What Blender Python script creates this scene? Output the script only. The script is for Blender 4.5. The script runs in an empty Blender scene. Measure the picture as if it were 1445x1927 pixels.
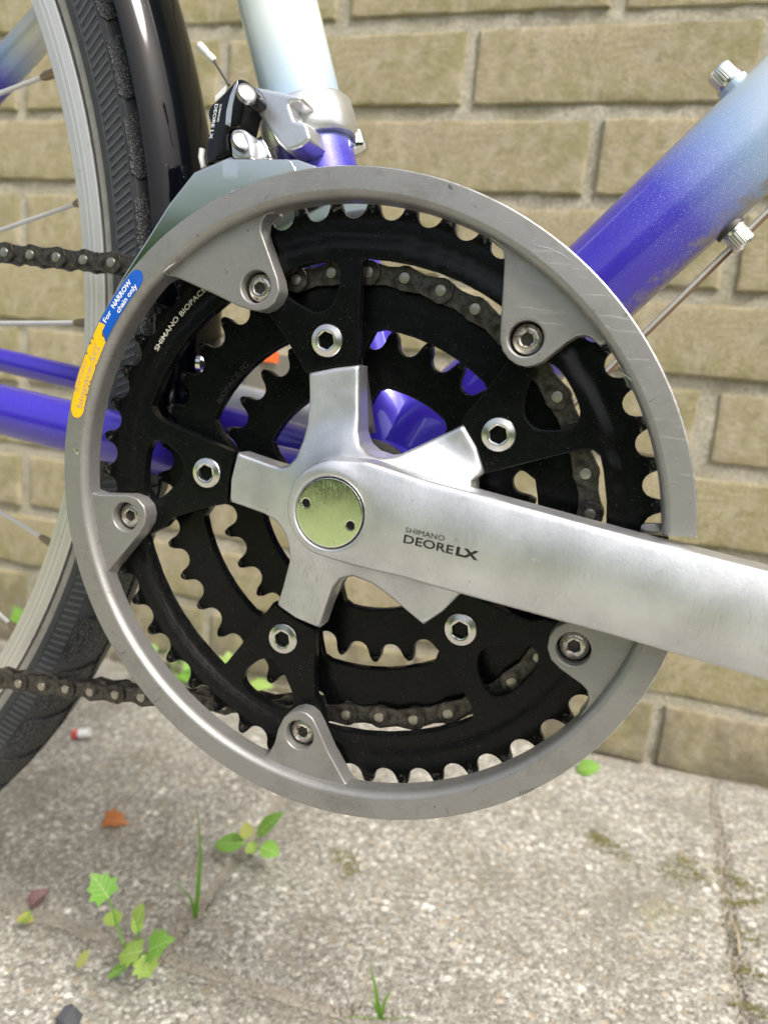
import bpy, bmesh, math, random
import numpy as np
from mathutils import Vector, Matrix
from mathutils.geometry import delaunay_2d_cdt

random.seed(7)
rng = np.random.default_rng(7)
S = 0.001                      # everything below is written in millimetres
scene = bpy.context.scene
COL = scene.collection

# ------------------------------------------------------------------ camera
CAM = [85.474, -238.665, 332.493]
MW = [[0.946618, 0.310935, 0.085057], [0.144296, -0.172767, -0.974336], [-0.28826, 0.934597, -0.208411]]
RB = Matrix([[0.999991, -0.00414, -0.000177], [0.004144, 0.999075, 0.042792], [0.0, -0.042793, 0.999084]])
cam_d = bpy.data.cameras.new('camera')
cam = bpy.data.objects.new('camera', cam_d)
COL.objects.link(cam)
r0, r1, r2 = [Vector(v) for v in MW]
m3 = Matrix((r0, -r1, -r2)).transposed()
cam.matrix_world = Matrix.Translation(Vector(CAM) * S) @ m3.to_4x4()
cam_d.sensor_fit = 'VERTICAL'
cam_d.sensor_height = 36.0
cam_d.lens = 1447.0 / 1927.0 * 36.0
cam_d.clip_start = 0.01
cam_d.clip_end = 200.0
cam_d.dof.use_dof = True
cam_d.dof.focus_distance = 0.252
cam_d.dof.aperture_fstop = 10.5
scene.camera = cam

# ------------------------------------------------------------------ light
SUN_EL, SUN_AZ = math.radians(54), math.radians(124)   # azimuth clockwise from +Y
world = bpy.data.worlds.new('World')
scene.world = world
world.use_nodes = True
wn = world.node_tree.nodes
wl = world.node_tree.links
wn.clear()
wo = wn.new('ShaderNodeOutputWorld')
wb = wn.new('ShaderNodeBackground')
sk = wn.new('ShaderNodeTexSky')
sk.sky_type = 'NISHITA'
sk.sun_disc = False
sk.sun_elevation = SUN_EL
sk.sun_rotation = SUN_AZ
sk.air_density = 1.0
sk.dust_density = 6.0
sk.ozone_density = 0.6
wb.inputs['Strength'].default_value = 0.14
bw = wn.new('ShaderNodeRGBToBW')      # thin overcast: half of the blue is washed out
wmx = wn.new('ShaderNodeMix')
wmx.data_type = 'RGBA'
wmx.inputs['Factor'].default_value = .45
wl.new(sk.outputs[0], bw.inputs[0])
wl.new(sk.outputs[0], wmx.inputs['A'])
wl.new(bw.outputs[0], wmx.inputs['B'])
wl.new(wmx.outputs['Result'], wb.inputs['Color'])
wl.new(wb.outputs[0], wo.inputs['Surface'])
sun_d = bpy.data.lights.new('sun', 'SUN')
sun_d.energy = 1.5
sun_d.angle = math.radians(14)
sun_d.color = (1.0, 0.965, 0.91)
sun = bpy.data.objects.new('sun', sun_d)
COL.objects.link(sun)
sdir = Vector((math.sin(SUN_AZ) * math.cos(SUN_EL), math.cos(SUN_AZ) * math.cos(SUN_EL), math.sin(SUN_EL)))
sun.rotation_euler = sdir.to_track_quat('Z', 'Y').to_euler()
sun.location = sdir * 5
scene.view_settings.view_transform = 'Standard'
scene.view_settings.look = 'None'
scene.view_settings.gamma = 1.0
scene.view_settings.use_curve_mapping = False
scene.view_settings.exposure = 0.92

# ------------------------------------------------------------------ materials
class N:
    def __init__(s, name):
        s.m = bpy.data.materials.new(name)
        s.m.use_nodes = True
        s.t = s.m.node_tree
        s.n = s.t.nodes
        s.b = s.n['Principled BSDF']
        s.tc = None
    def new(s, typ, **kw):
        o = s.n.new(typ)
        for k, v in kw.items():
            setattr(o, k, v)
        return o
    def link(s, a, b):
        s.t.links.new(a, b)
    def co(s, scale=1.0, stretch=None):
        """object coordinates in millimetres times scale"""
        if s.tc is None:
            s.tc = s.new('ShaderNodeTexCoord')
        mp = s.new('ShaderNodeMapping')
        v = (1000 * scale,) * 3 if stretch is None else tuple(1000 * scale * q for q in stretch)
        mp.inputs['Scale'].default_value = v
        s.link(s.tc.outputs['Object'], mp.inputs['Vector'])
        return mp.outputs['Vector']
    def noise(s, per_mm, detail=3, rough=.55, stretch=None, out='Fac', dist=0.0):
        t = s.new('ShaderNodeTexNoise')
        s.link(s.co(per_mm, stretch), t.inputs['Vector'])
        t.inputs['Scale'].default_value = 1.0
        t.inputs['Detail'].default_value = detail
        t.inputs['Roughness'].default_value = rough
        t.inputs['Distortion'].default_value = dist
        return t.outputs[out]
    def vor(s, per_mm, out='Distance', feature='F1', stretch=None):
        t = s.new('ShaderNodeTexVoronoi', feature=feature)
        s.link(s.co(per_mm, stretch), t.inputs['Vector'])
        t.inputs['Scale'].default_value = 1.0
        return t.outputs[out]
    def ramp(s, fac, stops, interp='LINEAR'):
        r = s.new('ShaderNodeValToRGB')
        r.color_ramp.interpolation = interp
        e = r.color_ramp.elements
        while len(e) < len(stops):
            e.new(0.5)
        for q, (p, c) in zip(e, stops):
            q.position = p
            q.color = (*(c if isinstance(c, (tuple, list)) else (c, c, c)), 1)
        s.link(fac, r.inputs['Fac'])
        return r.outputs['Color']
    def mix(s, fac, a, b, mode='MIX'):
        x = s.new('ShaderNodeMix', data_type='RGBA', blend_type=mode)
        for sock, v in ((x.inputs['Factor'], fac), (x.inputs['A'], a), (x.inputs['B'], b)):
            if isinstance(v, bpy.types.NodeSocket):
                s.link(v, sock)
            elif isinstance(v, (int, float)):
                sock.default_value = v if sock.type == 'VALUE' else (v, v, v, 1)
            else:
                sock.default_value = (*v, 1)
        return x.outputs['Result']
    def math(s, op, a, b=0.0):
        x = s.new('ShaderNodeMath', operation=op)
        for i, v in enumerate((a, b)):
            if isinstance(v, bpy.types.NodeSocket):
                s.link(v, x.inputs[i])
            else:
                x.inputs[i].default_value = v
        return x.outputs[0]
    def bump(s, h, dist_mm, strength=1.0, prev=None):
        b = s.new('ShaderNodeBump')
        b.inputs['Strength'].default_value = strength
        b.inputs['Distance'].default_value = dist_mm * S
        s.link(h, b.inputs['Height'])
        if prev is not None:
            s.link(prev, b.inputs['Normal'])
        return b.outputs['Normal']
    def set(s, key, v):
        i = s.b.inputs[key]
        if isinstance(v, bpy.types.NodeSocket):
            s.link(v, i)
        elif isinstance(v, (tuple, list)):
            i.default_value = (*v, 1) if len(v) == 3 else v
        else:
            i.default_value = v
        return s

def simple(name, col, metal=0.0, rough=0.5, coat=0.0):
    q = N(name)
    q.set('Base Color', col).set('Metallic', metal).set('Roughness', rough)
    if coat:
        q.set('Coat Weight', coat).set('Coat Roughness', 0.06)
    return q.m

M = {}
# bare forged crank aluminium: smudged, finely brushed, pitted
q = N('crank_alloy')
sm = q.noise(.05, 4)
fine = q.noise(1.3, 3, .7)
col = q.mix(q.ramp(sm, [(.38, 0.0), (.66, 1.0)]), (.62, .63, .645), (.76, .775, .80))
streak = q.noise(1.1, 3, .65, stretch=(1.6, 1.6, .16))
col = q.mix(q.math('MULTIPLY', q.ramp(streak, [(.52, 0.0), (.66, 1.0)]), q.ramp(q.noise(.035, 3), [(.48, 0.0), (.62, .55)])), col, (.48, .475, .47))
col = q.mix(q.ramp(q.noise(.30, 5, .75), [(.63, 0.0), (.72, .5)]), col, (.34, .29, .24))
col = q.mix(q.ramp(fine, [(.62, 0.0), (.72, .75)]), col, (.97, .98, 1.0))
q.set('Base Color', col).set('Metallic', 1.0)
q.set('Roughness', q.math('ADD', q.math('MULTIPLY', sm, .16), q.math('ADD', q.math('MULTIPLY', streak, .14), .30)))
bn = q.bump(q.noise(1.0, 4, .75), .07, .6)
bn = q.bump(streak, .035, .7, bn)
q.set('Normal', bn)
M['alloy'] = q.m
# grey satin chain guard
def guard_mat(name, edge):
    q = N(name)
    sm = q.noise(.03, 3)
    col = q.mix(sm, (.29, .285, .27), (.365, .36, .345))
    col = q.mix(q.ramp(q.noise(.06, 5, .7), [(.50, 0.0), (.72, .45)]), col, (.15, .135, .115))
    col = q.mix(q.ramp(q.vor(.62), [(.045, .9), (.075, 0.0)]), col, (.80, .82, .85))
    col = q.mix(q.ramp(q.noise(.25, 4, .8), [(.655, 0.0), (.69, .6)]), col, (.10, .09, .075))
    hair = q.noise(.35, 2, .5, stretch=(.12, 1, 2.6), dist=1.2)
    hr = q.ramp(hair, [(.655, 0.0), (.668, 1.0), (.69, 0.0)])
    col = q.mix(q.math('MULTIPLY', hr, .18), col, (.62, .63, .65))
    if edge:
        col = q.mix(q.ramp(q.noise(.25, 5, .8), [(.42, .15), (.58, 1.0)]), col, (.80, .82, .85))  # patchy bare metal that also paints in the chamfer's sky glint
    q.set('Base Color', col).set('Metallic', .95 if edge else .7)
    q.set('Roughness', q.math('ADD', q.math('MULTIPLY', q.noise(.12, 4, .7), .22), .20 if edge else .33))
    q.set('Normal', q.bump(hr, -.03, .6, q.bump(q.noise(2.2, 2), .03, .5)))
    return q.m
M['guard_edge_glint'] = guard_mat('guard_edge_glint', True)
q = type('Q', (), {})()
q.m = guard_mat('guard_grey', False)
M['guard'] = q.m
# black anodised rings with dust specks and wear
q = N('ring_black')
dust = q.ramp(q.vor(.75), [(.045, 1.0), (.075, 0.0)])
dust2 = q.ramp(q.noise(.12, 4, .75), [(.60, 0.0), (.85, .16)])
col = q.mix(dust, (.003, .0034, .0034), (.24, .23, .21))
col = q.mix(dust2, col, (.05, .047, .042))
q.set('Base Color', col).set('Metallic', 0.0)
q.set('Specular IOR Level', .20)
q.set('Roughness', q.math('ADD', q.math('MULTIPLY', q.noise(.10, 5, .75), .34), .10))
q.set('Normal', q.bump(q.noise(1.2, 4, .7), .03, .4))
M['black'] = q.m
q = N('tooth_worn_black')
col = q.mix(q.ramp(q.noise(.5, 4, .75), [(.50, 0.0), (.66, .55)]), (.005, .005, .005), (.34, .33, .31))
q.set('Base Color', col).set('Metallic', .6).set('Roughness', .42)
q.set('Normal', q.bump(q.noise(1.4, 3), .06, .6))
M['tooth'] = q.m
M['chrome'] = simple('polished_steel', (.80, .81, .80), 1.0, .10)
q = N('cage_steel')
q.set('Base Color', q.mix(q.ramp(q.noise(.9, 4, .8), [(.66, 0.0), (.72, .7)]), (.74, .76, .73), (.97, .97, .97)))
q.set('Metallic', 1.0).set('Roughness', .13)
q.set('Normal', q.bump(q.noise(.02, 2), 1.2, .25))
M['cage'] = q.m
q = N('cap_steel')
q.set('Base Color', (.80, .80, .76)).set('Metallic', 1.0)
q.set('Roughness', q.math('ADD', q.math('MULTIPLY', q.noise(.5, 4), .14), .06))
sc1 = q.noise(.5, 2, .5, stretch=(9, 9, .5))
q.set('Normal', q.bump(q.ramp(sc1, [(.58, 0.0), (.63, 1.0)]), .05, .5, q.bump(q.noise(.08, 1), .12, .4)))
M['cap'] = q.m
q = N('bolt_steel')
q.set('Base Color', (.72, .71, .68)).set('Metallic', 1.0).set('Roughness', .24)
q.set('Normal', q.bump(q.noise(1.5, 3), .02, .5))
M['bolt'] = q.m
q = N('rusty_screw')
rust = q.ramp(q.noise(.45, 5, .7), [(.50, 0.0), (.64, 1.0)])
q.set('Base Color', q.mix(rust, (.62, .60, .55), (.17, .09, .045))).set('Metallic', q.math('SUBTRACT', 1.0, q.math('MULTIPLY', rust, .7)))
q.set('Roughness', q.math('ADD', q.math('MULTIPLY', rust, .4), .26))
q.set('Normal', q.bump(q.noise(1.3, 4), .08, .6))
M['screw'] = q.m
M['pivot'] = simple('pivot_steel', (.30, .30, .31), .9, .34)
M['hole'] = simple('socket_dark', (.012, .010, .009), 0, .7)
q = N('chain_steel')
col = q.mix(q.ramp(q.noise(.35, 5, .7), [(.38, 0.0), (.66, 1.0)]), (.030, .027, .023), (.135, .125, .108))
col = q.mix(q.ramp(q.noise(.8, 3), [(.62, 0.0), (.74, .6)]), col, (.085, .048, .028))
q.set('Base Color', col).set('Metallic', .75)
q.set('Roughness', q.math('ADD', q.math('MULTIPLY', q.noise(.6, 4), .3), .22))
q.set('Normal', q.bump(q.noise(.9, 4), .12, .6))
M['chain'] = q.m
q = N('chain_pin')
q.set('Base Color', q.mix(q.noise(.9, 4), (.22, .20, .16), (.62, .59, .52))).set('Metallic', .9).set('Roughness', .33)
q.set('Normal', q.bump(q.noise(1.2, 3), .15, .7))
M['pin'] = q.m
q = N('dirty_alloy')
q.set('Base Color', q.mix(q.noise(.15, 5), (.03, .028, .025), (.16, .15, .14))).set('Metallic', .6).set('Roughness', .6)
q.set('Normal', q.bump(q.noise(.8, 4), .2, .6))
M['grime'] = q.m

def paint(name, axis, lo, hi, purple=(.040, .021, .44), mid=(.28, .40, .62), pale=(.74, .83, .83), dirt_axis=None):
    """metallic paint that fades from purple to pale along an axis of the part (mm)"""
    q = N(name)
    g = q.new('ShaderNodeVectorMath', operation='DOT_PRODUCT')
    q.link(q.co(1.0), g.inputs[0])
    g.inputs[1].default_value = axis
    fl = q.noise(2.2, 2, .8)
    t = q.math('DIVIDE', q.math('SUBTRACT', g.outputs['Value'], lo), hi - lo)
    t = q.math('ADD', t, q.math('MULTIPLY', q.math('SUBTRACT', fl, .5), .16))
    col = q.ramp(t, [(0.0, purple), (.26, (.055, .045, .48)), (.58, mid), (1.0, pale)])
    w = q.math('MULTIPLY', q.ramp(t, [(0.0, .10), (.12, .3), (.5, .8), (.9, .2)]), q.ramp(q.vor(1.7), [(.12, 1.0), (.24, 0.0)]))
    col = q.mix(w, col, (.78, .86, .95))
    col = q.mix(q.ramp(q.noise(.3, 5, .8), [(.685, 0.0), (.72, .8)]), col, (.20, .17, .13))
    if dirt_axis:
        dv = q.new('ShaderNodeVectorMath', operation='DOT_PRODUCT')
        q.link(q.co(1.0), dv.inputs[0])
        dv.inputs[1].default_value = dirt_axis[0]
        low_ = q.math('DIVIDE', q.math('SUBTRACT', dirt_axis[1], dv.outputs['Value']), 9.0)
        dm = q.math('ADD', low_, q.math('MULTIPLY', q.math('SUBTRACT', q.noise(.22, 6, .8), .5), 3.2))
        col = q.mix(q.ramp(dm, [(.55, 0.0), (1.0, .75)]), col, (.24, .20, .15))
    q.set('Base Color', col).set('Metallic', .2).set('Roughness', .36)
    q.set('Coat Weight', 1.0).set('Coat Roughness', .07)
    q.set('Normal', q.bump(q.noise(1.6, 2), .02, .5))
    return q.m
M['purple'] = paint('purple_paint', (0, 0, 1), 900, 1000)
q = N('mudguard_black')
q.set('Base Color', q.mix(q.ramp(q.vor(.3), [(.03, 1.0), (.05, 0.0)]), (.002, .0025, .004), (.30, .30, .30)))
q.set('Roughness', q.math('ADD', q.math('MULTIPLY', q.noise(.1, 4), .06), .04)).set('Specular IOR Level', .19)
M['fender'] = q.m
q = N('tyre_rubber')
q.set('Base Color', q.mix(q.noise(.25, 5), (.018, .0195, .022), (.052, .055, .06))).set('Roughness', .55)
q.set('Normal', q.bump(q.noise(1.1, 4), .12, .6))
M['rubber'] = q.m
M['rib_rubber'] = simple('rib_rubber', (.075, .078, .084), 0, .5)
q = N('tyre_knurl')
q.set('Base Color', q.mix(q.ramp(q.vor(1.25), [(.15, 1.0), (.40, 0.0)]), (.010, .011, .012), (.20, .21, .22))).set('Roughness', .5)
q.set('Normal', q.bump(q.vor(1.25), .4, .8))
M['knurl'] = q.m
q = N('tyre_strip')
q.set('Base Color', q.mix(q.noise(.2, 5), (.20, .19, .17), (.40, .38, .34))).set('Roughness', .5).set('Metallic', .2)
M['strip'] = q.m
q = N('rim_alloy')
g = q.new('ShaderNodeVectorMath', operation='DISTANCE')
q.link(q.co(1.0, (1, 0, 1)), g.inputs[0])
g.inputs[1].default_value = (-440, 0, 48)
wv = q.new('ShaderNodeTexNoise', noise_dimensions='1D')
q.link(g.outputs['Value'], wv.inputs['W'])
wv.inputs['Scale'].default_value = 1.3
wv.inputs['Detail'].default_value = 3
col = q.mix(q.ramp(wv.outputs['Fac'], [(.40, 0.0), (.62, 1.0)]), (.58, .56, .52), (.82, .82, .80))
col = q.mix(q.ramp(q.noise(.25, 5, .75), [(.60, 0.0), (.72, .6)]), col, (.24, .21, .18))
q.set('Base Color', col).set('Metallic', .8).set('Roughness', .46)
q.set('Normal', q.bump(wv.outputs['Fac'], .12, .5))
M['rim'] = q.m
M['spoke'] = simple('spoke_steel', (.62, .62, .60), .5, .4)
M['brass'] = simple('nipple_brass', (.28, .22, .14), .8, .4)
M['white_print'] = simple('print_pale', (.60, .58, .48), 0, .5)
M['print_white'] = simple('print_white', (.80, .82, .84), 0, .5)
M['print_black'] = simple('print_black', (.012, .012, .012), 0, .4)
M['print_grey'] = simple('print_grey', (.009, .009, .009), 0, .5)
M['print_tan'] = simple('print_tan', (.42, .36, .20), 0, .5)
q = N('sticker_blue')
q.set('Base Color', q.mix(q.noise(.6, 4), (.004, .075, .42), (.006, .11, .55))).set('Roughness', .28).set('Coat Weight', .6)
M['st_blue'] = q.m
q = N('sticker_yellow')
q.set('Base Color', q.mix(q.noise(.4, 5), (.88, .45, .006), (.95, .56, .010))).set('Roughness', .36)
M['st_yel'] = q.m
M['link_black'] = simple('derailleur_black', (.004, .0045, .005), 0, .22)
M['link_black'].node_tree.nodes['Principled BSDF'].inputs['Specular IOR Level'].default_value = .35
q = N('clamp_alloy')
q.set('Base Color', q.mix(q.noise(.5, 5, .75), (.62, .63, .66), (.86, .87, .89))).set('Metallic', .9).set('Roughness', .34)
q.set('Normal', q.bump(q.noise(1.2, 4), .05, .5))
M['clamp'] = q.m
M['orange'] = simple('reflector_orange', (.75, .13, .02), 0, .25)
M['plastic_white'] = simple('plastic_white', (.75, .75, .74), 0, .4)
M['pedal'] = simple('pedal_grey', (.30, .30, .30), .7, .4)
M['scratch'] = simple('bare_scratch', (.85, .86, .88), 1.0, .25)
M['dent'] = simple('dark_scuff', (.10, .095, .09), .3, .6)

# brick
q = N('brick_yellow')
oi = q.new('ShaderNodeObjectInfo')
big = q.noise(.018, 4, .6)
grit = q.noise(.45, 6, .85)
c1 = q.mix(q.ramp(grit, [(.36, 0.0), (.64, 1.0)]), (.245, .20, .098), (.76, .66, .41))
c1 = q.mix(q.ramp(oi.outputs['Random'], [(0.0, 0.0), (1.0, .45)]), c1, (.50, .42, .31))
alg = q.math('MULTIPLY', q.ramp(big, [(.40, 0.0), (.62, 1.0)]), .5)
c1 = q.mix(alg, c1, (.30, .29, .105))
c1 = q.mix(q.ramp(q.noise(.055, 5, .7), [(.46, 0.0), (.62, .6)]), c1, (.64, .57, .42))
c1 = q.mix(q.ramp(q.noise(.05, 6, .75, dist=.6), [(.54, 0.0), (.70, .5)]), c1, (.21, .19, .075))
c1 = q.mix(q.ramp(q.vor(.16), [(.05, .8), (.11, 0.0)]), c1, (.66, .60, .50))
c1 = q.mix(q.ramp(q.noise(.12, 5, .8), [(.64, 0.0), (.76, .55)]), c1, (.115, .090, .055))
gp = q.new('ShaderNodeNewGeometry')            # splash dirt that creeps up the foot of the wall
gs = q.new('ShaderNodeSeparateXYZ')
q.link(gp.outputs['Position'], gs.inputs[0])
gn_ = q.new('ShaderNodeTexNoise')
q.link(gp.outputs['Position'], gn_.inputs['Vector'])
gn_.inputs['Scale'].default_value = 22.0
gn_.inputs['Detail'].default_value = 6
gn_.inputs['Roughness'].default_value = .75
dz_ = q.math('ADD', q.math('DIVIDE', q.math('SUBTRACT', .085, gs.outputs['Z']), .11), q.math('MULTIPLY', q.math('SUBTRACT', gn_.outputs['Fac'], .5), 2.6))
c1 = q.mix(q.ramp(dz_, [(.0, 0.0), (.7, .78)]), c1, (.19, .165, .12))
q.set('Base Color', c1).set('Roughness', .9)
q.set('Normal', q.bump(q.noise(.20, 6, .78, stretch=(.8, 1, 1.15)), 3.2, 1.0, q.bump(q.noise(.75, 5, .75), 1.2, 1.0)))
M['brick'] = q.m
q = N('brick_dirty')
grit = q.noise(.45, 6, .85)
c1 = q.mix(q.ramp(grit, [(.36, 0.0), (.64, 1.0)]), (.15, .13, .095), (.40, .355, .27))
c1 = q.mix(q.ramp(q.noise(.03, 5, .7), [(.42, 0.0), (.62, .7)]), c1, (.13, .115, .085))
q.set('Base Color', c1).set('Roughness', .95)
q.set('Normal', q.bump(q.noise(.17, 6, .72), 2.2, 1.0))
M['brick_dirty'] = q.m
q = N('mortar')
grit = q.noise(.45, 6, .8)
c1 = q.mix(q.ramp(grit, [(.36, 0.0), (.64, 1.0)]), (.24, .22, .165), (.68, .63, .51))
c1 = q.mix(q.ramp(q.noise(.03, 4), [(.48, 0.0), (.66, .55)]), c1, (.25, .235, .14))
q.set('Base Color', c1).set('Roughness', .95)
q.set('Normal', q.bump(q.noise(.30, 6, .8), 1.6, .9))
M['mortar'] = q.m
# paving concrete
q = N('paving_concrete')
cellc = q.vor(.48, 'Color')
cd = q.vor(.48, 'Distance')
cellb = q.vor(.17, 'Color')
hsv = q.new('ShaderNodeSeparateColor')
q.link(cellc, hsv.inputs[0])
hsb = q.new('ShaderNodeSeparateColor')
q.link(cellb, hsb.inputs[0])
c1 = q.ramp(hsv.outputs[0], [(0.0, (.10, .09, .075)), (.30, (.245, .235, .205)), (.62, (.36, .345, .30)), (.82, (.58, .56, .50)), (1.0, (.98, .96, .90))])
c0 = q.mix(q.ramp(q.noise(.22, 7, .85), [(.40, 0.0), (.60, 1.0)]), (.115, .108, .09), (.60, .58, .51))
c1 = q.mix(.5, c1, c0)
pb = q.math('MULTIPLY', q.ramp(hsb.outputs[1], [(.86, 0.0), (.90, 1.0)]), q.ramp(q.vor(.17), [(.28, 1.0), (.42, 0.0)]))
c1 = q.mix(q.math('MULTIPLY', pb, .75), c1, (.92, .89, .82))
pd_ = q.math('MULTIPLY', q.ramp(hsb.outputs[2], [(.88, 0.0), (.92, 1.0)]), q.ramp(q.vor(.17), [(.28, 1.0), (.45, 0.0)]))
c1 = q.mix(q.math('MULTIPLY', pd_, .6), c1, (.42, .33, .22))
c1 = q.mix(q.ramp(q.noise(.016, 5, .7), [(.44, 0.0), (.64, .65)]), c1, (.20, .187, .15))
c1 = q.mix(q.ramp(q.noise(.013, 5, .65), [(.60, 0.0), (.74, .45)]), c1, (.28, .26, .10))
c1 = q.mix(q.ramp(q.noise(.09, 4, .75), [(.60, 0.0), (.72, .75)]), c1, (.14, .125, .10))
q.set('Base Color', c1).set('Roughness', .92)
q.set('Normal', q.bump(cd, -.9, .9, q.bump(q.noise(.22, 6, .8), 1.6, .9)))
M['slab'] = q.m
q = N('joint_soil')
q.set('Base Color', q.mix(q.noise(.3, 5, .7), (.13, .115, .09), (.62, .57, .48))).set('Roughness', 1.0)
q.set('Normal', q.bump(q.noise(.4, 5), 2.5, 1.0))
M['soil'] = q.m
q = N('lawn_ground')
lc = q.mix(q.noise(.02, 6, .7), (.20, .29, .09), (.42, .47, .22))
lc = q.mix(q.ramp(q.noise(.006, 4, .65), [(.42, 0.0), (.60, .85)]), lc, (.12, .22, .045))
lc = q.mix(q.ramp(q.noise(.009, 3, .6), [(.56, 0.0), (.66, .7)]), lc, (.52, .50, .22))
q.set('Base Color', lc).set('Roughness', .9)
M['lawn'] = q.m

def leafmat(name, a, b):
    q = N(name)
    lc = q.mix(q.noise(.15, 4), a, b)
    lc = q.mix(q.ramp(q.noise(.35, 4, .7), [(.62, 0.0), (.72, .6)]), lc, (.20, .17, .06))
    q.set('Base Color', lc).set('Roughness', .42)
    q.set('Normal', q.bump(q.noise(.5, 4), .5, .6))
    q.set('Subsurface Weight', .0)
    tr = q.new('ShaderNodeBsdfTranslucent')
    tr.inputs['Color'].default_value = (*b, 1)
    ms = q.new('ShaderNodeMixShader')
    ms.inputs[0].default_value = .35
    q.link(q.b.outputs[0], ms.inputs[1])
    q.link(tr.outputs[0], ms.inputs[2])
    q.link(ms.outputs[0], q.n['Material Output'].inputs['Surface'])
    return q.m
M['leaf'] = leafmat('leaf_green', (.16, .37, .04), (.28, .54, .10))
M['leaf2'] = leafmat('leaf_lime', (.24, .40, .055), (.40, .55, .14))
M['leaf_d'] = leafmat('leaf_mid', (.13, .34, .03), (.24, .52, .07))
M['leaf_vein'] = leafmat('leaf_vein', (.40, .58, .18), (.52, .68, .28))
M['leaf_y'] = leafmat('leaf_yellow', (.45, .46, .10), (.60, .60, .20))
M['dead_o'] = leafmat('leaf_orange', (.52, .13, .03), (.66, .26, .07))
M['dead_p'] = leafmat('leaf_purple', (.16, .07, .09), (.26, .13, .14))
M['straw'] = leafmat('straw', (.50, .43, .28), (.66, .58, .42))
q = N('moss')
q.set('Base Color', q.mix(q.noise(.5, 4), (.10, .10, .015), (.22, .20, .04))).set('Roughness', 1.0)
M['moss'] = q.m
M['hedge'] = leafmat('hedge_leaf', (.045, .10, .018), (.12, .22, .05))
M['stone'] = simple('dark_stone', (.06, .065, .075), 0, .7)
M['red'] = simple('litter_red', (.60, .10, .08), 0, .6)

# ------------------------------------------------------------------ mesh helpers
LZ = 280.0
Z0 = 279.8
BIKE = bpy.data.objects.new('bicycle', None)
COL.objects.link(BIKE)
BIKE.empty_display_size = .05
base = Vector((0, 0, Z0)) - RB @ Vector((0, 0, LZ))
BIKE.matrix_world = Matrix.Translation(base * S) @ RB.to_4x4()
BIKE['label'] = 'purple and white bicycle with silver crank and grey chain guard in front of the wall'
BIKE['category'] = 'bicycle'

def link(name, me, parent=None, loc=None):
    o = bpy.data.objects.new(name, me)
    COL.objects.link(o)
    if parent is not None:
        o.parent = parent
        if parent is BIKE and loc is None:
            o.location = (0, 0, LZ * S)
    if loc is not None:
        o.location = loc
    return o

def node(name, parent):
    o = link(name, None, parent)
    o.empty_display_size = .01
    return o

class MB:
    """collects vertices (mm) and faces; builds one mesh object"""
    def __init__(s):
        s.v, s.f, s.mi = [], [], []
    def add(s, V, F, mi=0):
        k = len(s.v)
        s.v += [tuple(float(c) for c in p) for p in V]
        s.f += [tuple(int(i) + k for i in f) for f in F]
        s.mi += [mi] * len(F)
        return s
    def mesh(s, name, mats, smooth=True, sharp=35):
        me = bpy.data.meshes.new(name)
        me.from_pydata([(a * S, b * S, c * S) for a, b, c in s.v], [], s.f)
        for m in (mats if isinstance(mats, (list, tuple)) else [mats]):
            me.materials.append(m)
        me.polygons.foreach_set('material_index', s.mi)
        me.update()
        if smooth:
            me.polygons.foreach_set('use_smooth', [True] * len(me.polygons))
            if sharp:
                me.set_sharp_from_angle(angle=math.radians(sharp))
        return me
    def build(s, name, mats, parent=None, smooth=True, sharp=35, loc=None):
        return link(name, s.mesh(name, mats, smooth, sharp), parent, loc)

def area(p):
    p = np.asarray(p)
    x, y = p[:, 0], p[:, 1]
    return .5 * np.sum(x * np.roll(y, -1) - np.roll(x, -1) * y)
def densify(p, s):
    p = np.asarray(p, float)
    out = []
    for a, b in zip(p, np.roll(p, -1, 0)):
        n = max(1, int(math.ceil(np.hypot(*(b - a)) / s)))
        out += [a + (b - a) * i / n for i in range(n)]
    return np.array(out)
def smooth_poly(p, it=2):
    """Chaikin corner cutting of a closed outline"""
    p = np.asarray(p, float)
    for _ in range(it):
        nx = np.roll(p, -1, 0)
        p = np.stack([.75 * p + .25 * nx, .25 * p + .75 * nx], 1).reshape(-1, 2)
    return p
def inside(P, loops):
    r = np.zeros(len(P), bool)
    for L in loops:
        a, b = L, np.roll(L, -1, 0)
        for (x1, y1), (x2, y2) in zip(a, b):
            if y1 == y2:
                continue
            c = ((y1 > P[:, 1]) != (y2 > P[:, 1]))
            r ^= c & (P[:, 0] < (x2 - x1) * (P[:, 1] - y1) / (y2 - y1) + x1)
    return r
def bdist(P, loops):
    A = np.concatenate(loops)
    B = np.concatenate([np.roll(L, -1, 0) for L in loops])
    d = B - A
    l2 = (d ** 2).sum(1) + 1e-12
    out = np.full(len(P), 1e9)
    for i in range(0, len(P), 400):
        q = P[i:i + 400]
        t = np.clip(((q[:, None] - A[None]) * d[None]).sum(2) / l2, 0, 1)
        w = q[:, None] - (A[None] + t[..., None] * d[None])
        out[i:i + 400] = np.sqrt((w ** 2).sum(2)).min(1)
    return out
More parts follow.
